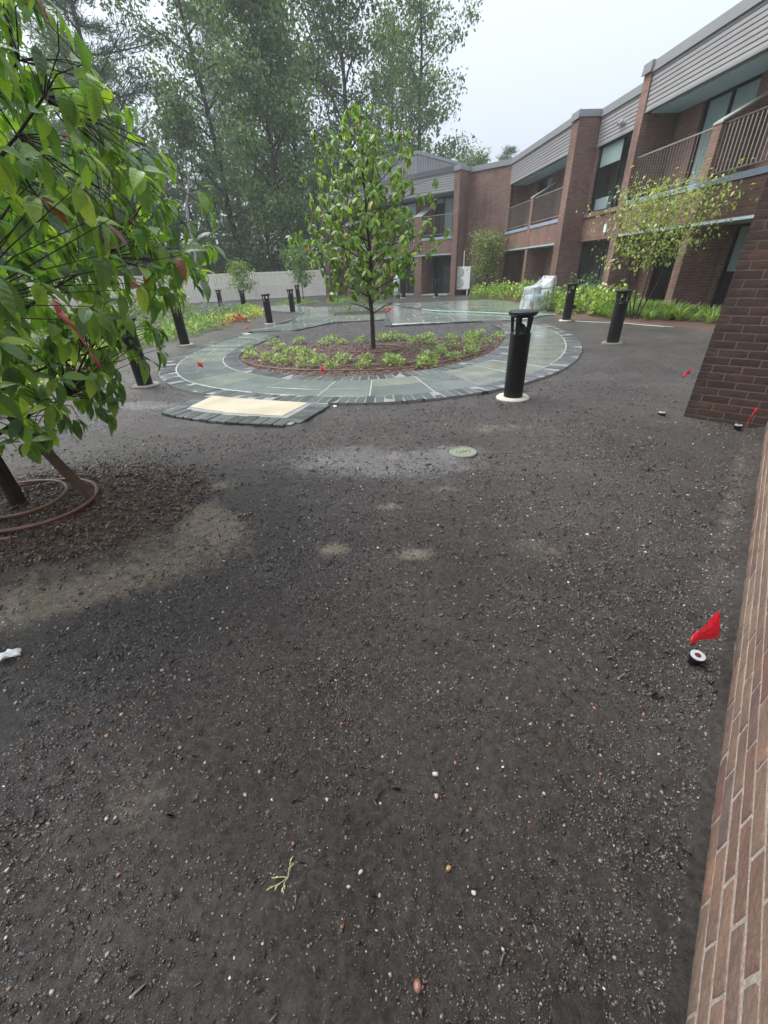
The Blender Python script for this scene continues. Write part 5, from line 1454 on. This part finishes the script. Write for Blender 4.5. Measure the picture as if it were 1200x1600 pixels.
def weed(x, y, seed, label, s):
    root = empty('weed_sprig', (x, y, .004)); tag(root, label, 'weed'); q = random.Random(seed); mb = MB(); P, D = [], []
    for k in range(5):
        a = q.uniform(0, 6.28); d = Vector((math.cos(a), math.sin(a), q.uniform(.1, .7)))
        pts, d2 = branch(mb, (0, 0, 0), d, s*q.uniform(.6, 1.1), .0013, q, -.12, 5, 5, .2, .5)
        for p in pts[2:]: P.append(tuple(p)); D.append((d.x+q.uniform(-.6, .6), d.y+q.uniform(-.6, .6), .3))
    sm = link('stem', mb.mesh('stem', MAT['stemgreen'], True), root); n = len(P); P = np.array(P); D = np.array(D)
    V, F = place(LEAF2*np.array((1, .75, 1)), LEAF2F, P, rot_from(D, np.tile((0, 0, 1.), (n, 1))), rng.uniform(.5, 1.0, n)*s*.26)
    link('leaves', mesh_np('leaves', V, F, MAT['leaf_plant'], np.repeat(palette(n, [(.16, .21, .08), (.24, .27, .13)]), 5, 0)), root)
MAT['stemgreen'] = simple('pale_green_stem', (.34, .32, .18), .5, .4)
weed(-.29, .42, 4, 'uprooted pale weed sprig lying flat on the soil', .055)
weed(-.20, .10, 8, 'tiny bright green seedling at the bottom of the picture', .035)

# ------------------------------------------------------------------ heat pump
hp = empty('heat_pump', W(26.15, 6.55, .0), PHI-R(42)); hp.scale = (1.25, 1.25, 1.0); tag(hp, 'cream twin fan heat pump on a steel stand against the building', 'heat pump')
# local x along the front face (towards the right), local -y faces the garden
MB().box((-.46, 0, .32), (.46, .62, 1.42)).build('cabinet', MAT['hvac'], hp, bevel=.012)
for z_ in (.62, 1.14):
    fg = MB().lathe([(.235, 0), (.235, .014), (.222, .016), (.222, .002)], n=36).build('fan_guard', MAT['grille'], hp, True, loc=(-.10, -.001, z_), rot=(R(90), 0, 0))
    MB().lathe([(.221, .0015), (0, .0015)], n=36).build('fan_opening', MAT['frame'], fg)
    gr = MB()
    for rr__ in np.linspace(.04, .21, 8): gr.lathe([(rr__-.0035, .008), (rr__+.0035, .008), (rr__+.0035, .012), (rr__-.0035, .012), (rr__-.0035, .008)], n=36)
    for k in range(8):
        a = k*math.pi/4; gr.tube([(0, 0, .010), (.222*math.cos(a), .222*math.sin(a), .010)], .003, 5)
    gr.build('grille_wires', MAT['hvac'], fg)
for x_ in (-.34, .34):
    MB().box((x_-.02, .02, -.05), (x_+.02, .06, .318)).box((x_-.02, .32, -.05), (x_+.02, .36, .318)).build('stand_leg', MAT['hvac'], hp)
MB().box((-.40, .02, .285), (.40, .06, .3185)).build('stand_rail', MAT['hvac'], hp)
MB().tube([(-.05, .30, 1.42), (-.05, .30, 2.2)], .03, 10).build('pipe_cover', MAT['hvac'], hp)
MB().box((.24, -.004, 1.22), (.34, .001, 1.27)).build('badge', MAT['cap_grey'], hp)

# ------------------------------------------------------------------ wrapped garden chair
ch = empty('wrapped_chair', (5.52, 15.35, .05), PHI+R(8)); tag(ch, 'garden armchair wrapped in clear plastic film beside the patio', 'chair')
# local x: from the seat front (-) to the back (+)
cf = MB()
for x_, y_ in ((-.34, -.30), (-.34, .30), (.34, -.30), (.34, .30)): cf.tube([(x_, y_, -.04), (x_*.98, y_, .60 if x_ < 0 else .92)], .018, 8)
for y_ in (-.30, .30): cf.tube([(-.34, y_, .60), (.34, y_, .64)], .018, 8)
cf.build('frame', MAT['bark'], ch, True)
MB().box((-.32, -.28, .30), (.30, .28, .44)).build('seat_cushion', MAT['hose_teal'], ch, bevel=.03)
MB().box((.24, -.28, .40), (.36, .28, .88)).build('back_cushion', MAT['hvac'], ch, bevel=.03)
def drape():
    sec = [(-.52, .02, .0), (-.47, .30, .0), (-.42, .60, .0), (-.30, .665, 0), (-.02, .70, 0), (.18, .86, 0), (.28, .965, 0), (.40, .985, 0), (.455, .93, 0), (.48, .55, 0), (.47, .25, 0), (.44, .02, 0)]
    g = np.random.default_rng(5); nu = 46; nv = 15; v = []; f = []
    # closed skirt: rings from the top profile outline down to the ground
    def top(x): return float(np.interp(x, [-.45, -.38, -.05, .20, .30, .42, .47], [.58, .66, .70, .86, .97, .98, .90]))
    for iu in range(nu):
        a = 2*math.pi*iu/nu
        cx, cy = math.cos(a), math.sin(a); k = (abs(cx)**5+abs(cy)**5)**(-1/5)
        for iv in range(nv):
            t = iv/(nv-1)
            if t < .5:
                s = t/.5*.97; x = .45*cx*k*s+.0; y = .37*cy*k*s; z = top(x)-.02*s**4+.012*math.sin(iu*2.3+iv)
            else:
                s = (t-.5)/.5; fl_ = .97+.16*s+.05*s*math.sin(iu*1.9)+.03*s*math.sin(iu*4.3+iv*.6)
                x = .45*cx*k*fl_; y = .37*cy*k*fl_; z = top(.45*cx*k*.97)*(1-s)-.0+.01*math.sin(iu*3)*(1-s)+.004
            v.append((x, y, z))
    for iu in range(nu):
        for iv in range(nv-1):
            a_, b_ = iu*nv, ((iu+1) % nu)*nv; f.append((a_+iv, a_+iv+1, b_+iv+1, b_+iv))
    o = MB().add(v, f).build('plastic_cover', MAT['film'], ch, True)
    o.data.validate()
drape()
ta = MB().tube([(0, 0, -.03), (.01, 0, .62)], .009, 8).build('ground_rod', MAT['black'], None, loc=(5.62, 14.78, .03)); tag(ta, 'thin dark rod standing upright in front of the wrapped chair', 'rod')

# ------------------------------------------------------------------ banner by the wing door
bn = empty('garden_banner', W(28.55, 3.0, .02), PHI-R(45)); tag(bn, 'pink and white banner with a teal patch hanging on a stand by the glass doors', 'banner')
MB().tube([(.40, 0, -.05), (.40, 0, 1.25)], .014, 8).tube([(-.34, 0, 1.22), (.40, 0, 1.22)], .010, 8).build('stand', MAT['hose_white'], bn)
def flutter(x0, x1, z0, z1, mat, name, dy):
    v = []; f = []; n = 8
    for i in range(n+1):
        x = x0+(x1-x0)*i/n
        for k in range(5): v.append((x, dy+.02*math.sin(i*1.1+k*.5+x0*3), z1+(z0-z1)*k/4))
    for i in range(n):
        for k in range(4): f.append((i*5+k, i*5+k+1, i*5+k+6, i*5+k+5))
    fo = MB().add(v, f).build(name, MAT[mat], bn, True); fo.modifiers.new('thickness', 'SOLIDIFY').thickness = .002
flutter(-.34, -.10, .62, 1.2, 'ribbon', 'pink_panel', -.012)
flutter(-.098, .30, .10, 1.2, 'white', 'white_panel', -.012)
flutter(.30, .38, .5, 1.15, 'hose_teal', 'teal_panel', -.012)

# ------------------------------------------------------------------ hoses across the patio
hose('garden_hose', [(5.35, 13.15, .07), (4.6, 13.5, .07), (3.6, 14.6, .072), (2.9, 15.3, .072), (2.2, 16.0, .072), (1.75, 16.9, .072)], .014, 'hose_teal', 'pale teal garden hose stretched across the wet patio')
hose('garden_hose', [(1.73, 16.95, .072), (1.5, 17.6, .072), (1.0, 19.2, .072), (.5, 21.4, .072)], .014, 'black', 'black garden hose running back over the patio from the teal one')

# ------------------------------------------------------------------ loose crumbs, chips, pebbles on the soil
ICO = None
def ico():
    bm = bmesh.new(); bmesh.ops.create_icosphere(bm, subdivisions=1, radius=.5); V = np.array([v.co[:] for v in bm.verts]); F = np.array([[v.index for v in f.verts] for f in bm.faces]); bm.free(); return V, F
OCT = (np.array([(.5, 0, 0), (-.5, 0, 0), (0, .5, 0), (0, -.5, 0), (0, 0, .5), (0, 0, -.5)]), np.array([(0, 2, 4), (2, 1, 4), (1, 3, 4), (3, 0, 4), (2, 0, 5), (1, 2, 5), (3, 1, 5), (0, 3, 5)]))
def free_soil(x, y):
    a, r_, ro = ring_mask(x, y)
    s = (x-.561)*-.749+(y-.160)*.6626
    ok = ~((r_ < ro+.03) & (y < 12.6)) & (s > .028) & ~((y > 11.8) & (y < 22) & (x > -3.3))
    ok &= ~((np.abs(x+1.55) < 1.05) & (y > 3.95) & (y < 5.5))
    ok &= ~((x > 2.75) & (y > 3.3) & (s < .66) & ((x-.561)*.6626+(y-.160)*.749 > 4.36))
    return ok
def radii(n, r0, r1):
    g_ = np.geomspace(r0, r1, 400); w_ = g_/(1+(g_/1.3)**2.15); c_ = np.concatenate([[0], np.cumsum((w_[1:]+w_[:-1])/2*np.diff(g_))]); c_ /= c_[-1]
    return np.interp(rng.uniform(0, 1, n), c_, g_)
def scatter(name, n, r0, r1, base, F, size, cols, w, mat, flat=(1, 1, .6), squash=.25, sink=.25, pw=1.0, density=None):
    r_ = radii(n, r0, r1); am_ = R(56)+R(50)*np.clip((1.6-r_)/1.2, 0, 1); a = rng.uniform(-1, 1, n)*am_
    x = r_*np.sin(a); y = r_*np.cos(a); ok = free_soil(x, y)
    if density is not None: ok &= density(x, y)
    elif name in ('soil_crumbs', 'soil_clods'):
        pt_ = pnoise(x*1.3+8, y*1.3+2)*1.5+pnoise(x*4.1, y*4.1+6)*.8+pnoise(x*11, y*11)*.5; ok &= rng.uniform(0, 1, n) < np.clip(.62+pt_*.95, .16, 1)
        mk_ = ground_mask(x, y); ok &= rng.uniform(0, 1, n) > np.clip(mk_[:, 0]*1.25-.2, 0, .93)
        ok &= rng.uniform(0, 1, n) > np.clip(mk_[:, 2]*.9-.1, 0, .8)
    x, y = x[ok], y[ok]; r_ = r_[ok]; n = len(x)
    z = ground_h(x, y)
    z = z+.0085*pnoise(x*9, y*9)+.0065*pnoise(x*23, y*23+7)
    S = size[0]*(size[1]/size[0])**(rng.uniform(0, 1, n)**2.2)*np.clip(.75+r_/3.5, .8, 1.7)
    q = rng.normal(size=(n, 4)); q /= np.linalg.norm(q, axis=1)[:, None]
    th = rng.uniform(0, 2*math.pi, n); tl = rng.normal(0, .3, n); tz = rng.normal(0, .3, n)
    c, s = np.cos(th), np.sin(th); Z = np.zeros(n); O = np.ones(n)
    Rz = np.stack([np.stack([c, -s, Z], 1), np.stack([s, c, Z], 1), np.stack([Z, Z, O], 1)], 1)
    c, s = np.cos(tl), np.sin(tl); Rx = np.stack([np.stack([O, Z, Z], 1), np.stack([Z, c, -s], 1), np.stack([Z, s, c], 1)], 1)
    c, s = np.cos(tz), np.sin(tz); Ry = np.stack([np.stack([c, Z, s], 1), np.stack([Z, O, Z], 1), np.stack([-s, Z, c], 1)], 1)
    Rm = Rz @ Rx @ Ry
    k = len(base)
    B = base[None]*np.array(flat)*(1+rng.uniform(-squash, squash, (n, 1, 3)))+rng.normal(0, .085, (n, k, 3))
    V = np.einsum('nij,nkj->nki', Rm, B)*S[:, None, None]
    V += np.stack([x, y, z+S*flat[2]*(.5-sink)], 1)[:, None]
    FF = (F[None]+(np.arange(n)*k)[:, None, None]).reshape(-1, F.shape[1])
    o = link(name, mesh_np(name, V.reshape(-1, 3), FF, MAT[mat], np.repeat(palette(n, cols, .3, w), k, 0)))
    tag(o, kind='stuff'); return o
DARK = [(.038, .033, .029), (.076, .066, .059), (.118, .103, .092), (.20, .175, .15)]
PYR = (np.array([(.5, .06, -.1), (-.06, .5, -.1), (-.5, -.05, -.1), (.05, -.5, -.1), (.04, .03, .5)]), np.array([(0, 1, 4), (1, 2, 4), (2, 3, 4), (3, 0, 4)]))
scatter('soil_crumbs', 250000, .03, 6.0, PYR[0], PYR[1], (.0035, .0082), DARK, [.36, .36, .21, .07], 'crumb', (1, .85, .95), sink=.2)
scatter('soil_clods', 42000, .05, 9.0, OCT[0], OCT[1], (.006, .0150), DARK, [.30, .40, .24, .06], 'crumb', (1, .85, .7), sink=.22)
dsn = lambda x, y: ground_mask(x, y)[:, 0]*1.3+.4*pnoise(x*9, y*9) > rng.uniform(.15, 1.1, len(x))
scatter('sand_grit', 60000, .3, 4.4, PYR[0], PYR[1], (.003, .009), [(.30, .25, .18), (.20, .165, .12), (.40, .35, .27), (.10, .085, .07)], [.27, .27, .26, .20], 'crumb', (1, .85, .9), sink=.25, density=dsn)
dcl = lambda x, y: (pnoise(x*1.3+8, y*1.3+2)*1.5+pnoise(x*4.1, y*4.1+6)*.8 > .22)
iv, if_ = ico()
scatter('soil_lumps', 3600, .05, 7.0, iv, if_, (.008, .021), DARK, [.48, .46, .06, .0], 'crumb', (1, .85, .7), sink=.38, density=dcl)
scatter('pebbles', 8000, .05, 8.0, iv, if_, (.0035, .014), [(.30, .27, .23), (.42, .38, .32), (.24, .17, .11), (.32, .15, .09), (.20, .20, .20), (.52, .50, .47)], [.24, .14, .22, .08, .24, .08], 'stone', (1, .8, .62), sink=.12, pw=.75)
CHIP = np.array([(-.5, -.09, 0), (.5, -.07, 0), (.5, .08, 0), (-.5, .10, 0), (-.46, -.07, .1), (.45, -.06, .08), (.47, .06, .1), (-.44, .08, .08)])
CHIPF = np.array([(0, 3, 2, 1), (4, 5, 6, 7), (0, 1, 5, 4), (1, 2, 6, 5), (2, 3, 7, 6), (3, 0, 4, 7)])
scatter('wood_chips', 6000, .05, 6.5, CHIP, CHIPF, (.006, .026), [(.04, .032, .027), (.07, .055, .044), (.11, .085, .06), (.16, .10, .06), (.10, .095, .09)], [.38, .28, .12, .04, .18], 'crumb', (1, 1, 1), sink=.1, pw=.8)
dn = lambda x, y: (ground_mask(x, y)[:, 1] > .35) & (x < -1.0) & (y < 4)
scatter('bark_mulch', 42000, 1.9, 4.2, CHIP, CHIPF, (.008, .02), [(.115, .074, .060), (.16, .105, .084), (.08, .053, .044), (.23, .165, .13)], None, 'crumb', (1, 2.2, 1), sink=.1, density=dn)
def bedmulch():
    n = 9000; a = rng.uniform(-math.pi, math.pi, n); f = np.sqrt(rng.uniform(0, 1, n)); ri = r_in(a)-BW-.01
    x = C0[0]+ri*f*np.sin(a); y = C0[1]-ri*f*np.cos(a); k = y < 10.3*K+.1
    x, y = x[k], y[k]; n = len(x); th = rng.uniform(0, 6.28, n)
    D = np.stack([np.cos(th), np.sin(th), rng.normal(0, .2, n)], 1)
    V, F = place(CHIP*np.array((1, 2.4, 1.5)), CHIPF, np.stack([x, y, ground_h(x, y)+.006], 1), rot_from(D, np.tile((0, 0, 1.), (n, 1))+unit(n)*.3), rng.uniform(.02, .06, n))
    o = link('bark_mulch', mesh_np('bark_mulch', V, F, MAT['crumb'], np.repeat(palette(n, [(.10, .045, .034), (.15, .075, .055), (.07, .032, .026), (.20, .11, .08)], .2), 8, 0))); tag(o, kind='stuff')
    # grey stone grit in the island behind the bed
    n = 16000; x = rng.uniform(-3.2, 3.3, n); y = rng.uniform(9.6, 14.2, n)
    a = np.arctan2(x-C0[0], -(y-C0[1])); r_ = np.hypot(x-C0[0], y-C0[1])
    k = (y > 10.2*K) & np.where(y < 12.6*K, r_ < r_in(a)-BW-.02, (x > np.interp(y, [12, 14], [-2.1, -1.3])) & ((x < .28) | (y < 12.4)))
    x, y = x[k], y[k]; n = len(x)
    V, F = place(OCT[0]*np.array((1, .8, .6)), OCT[1], np.stack([x, y, ground_h(x, y)+.004], 1), rot_from(unit(n), unit(n)), rng.uniform(.012, .032, n))
    o = link('stone_grit', mesh_np('stone_grit', V, F, MAT['stone'], np.repeat(palette(n, [(.10, .095, .10), (.16, .15, .155), (.06, .057, .058), (.22, .21, .21)], .2), 6, 0))); tag(o, kind='stuff')
bedmulch()
# the few larger stones that stand out
def stone(x, y, s, c, label, seed, fl=(1, .8, .6)):
    g = np.random.default_rng(seed); bm = bmesh.new(); bmesh.ops.create_icosphere(bm, subdivisions=2, radius=.5)
    V = np.array([v.co[:] for v in bm.verts]); F = np.array([[v.index for v in f.verts] for f in bm.faces]); bm.free()
    d = unit(5)
    for k in d: V -= k*np.maximum(0, V@k-.36)[:, None]*.85
    V = V*np.array(fl)*s
    o = link('pebble', mesh_np('pebble', V, F, MAT['stone'], np.tile(c, (len(V), 1)), smooth=True), None, (x, y, s*fl[2]*.28+.003), (0, 0, g.uniform(0, 6))); tag(o, label, 'pebble', 'larger pebbles on the soil')
stone(.125, .655, .020, (.50, .50, .48), 'smooth whitish pebble on the soil straight ahead, upper of a pair', 1)
stone(.120, .595, .017, (.45, .33, .26), 'pale pinkish chip of stone just below the whitish pebble', 2, (1, .8, .4))
stone(.13, .425, .017, (.34, .22, .10), 'rounded ochre pebble among dark grit near the bottom centre', 3)
stone(.185, .375, .014, (.46, .46, .46), 'small angular pale grey stone right of the ochre pebble', 4)
stone(.03, .225, .024, (.22, .09, .07), 'reddish brown stone half buried near the bottom of the picture', 5)
stone(.47, .80, .018, (.40, .36, .28), 'lone cream pebble on bare soil left of the near wall', 6)
stone(-.10, .425, .017, (.40, .40, .41), 'angular light grey chip left of the ochre pebble', 7, (1, .6, .4))
stone(.17, 4.72, .09, (.55, .53, .48), 'flat pale stone lying at the edge of the oval path near the entry pad', 8, (1, .6, .3))
bpy.data.objects['pebble.007'].location.x = -.52; bpy.data.objects['pebble.007'].location.y = 4.72

for i, (x_, y_, a_, L_) in enumerate([(.33, .62, 1.2, .07), (.36, .50, .4, .09), (.02, 1.02, .2, .06), (-.55, .75, 2.2, .08), (.78, 1.1, 2.7, .07), (-.15, .30, 1.0, .06), (.28, .27, 2.0, .07), (1.0, 1.45, .6, .09)]):
    q = random.Random(i+300); mb = MB(); branch(mb, (0, 0, 0), (math.cos(a_), math.sin(a_), .08), L_, .0011, q, -.01, 7, 5, .3, .5)
    tag(mb.build('twig', MAT['wood'], None, True, loc=(x_, y_, float(ground_h(np.array([x_]), np.array([y_]))[0])+.008)), 'thin dry brown twig lying on the dark wet soil', 'twig', 'twigs on the soil')
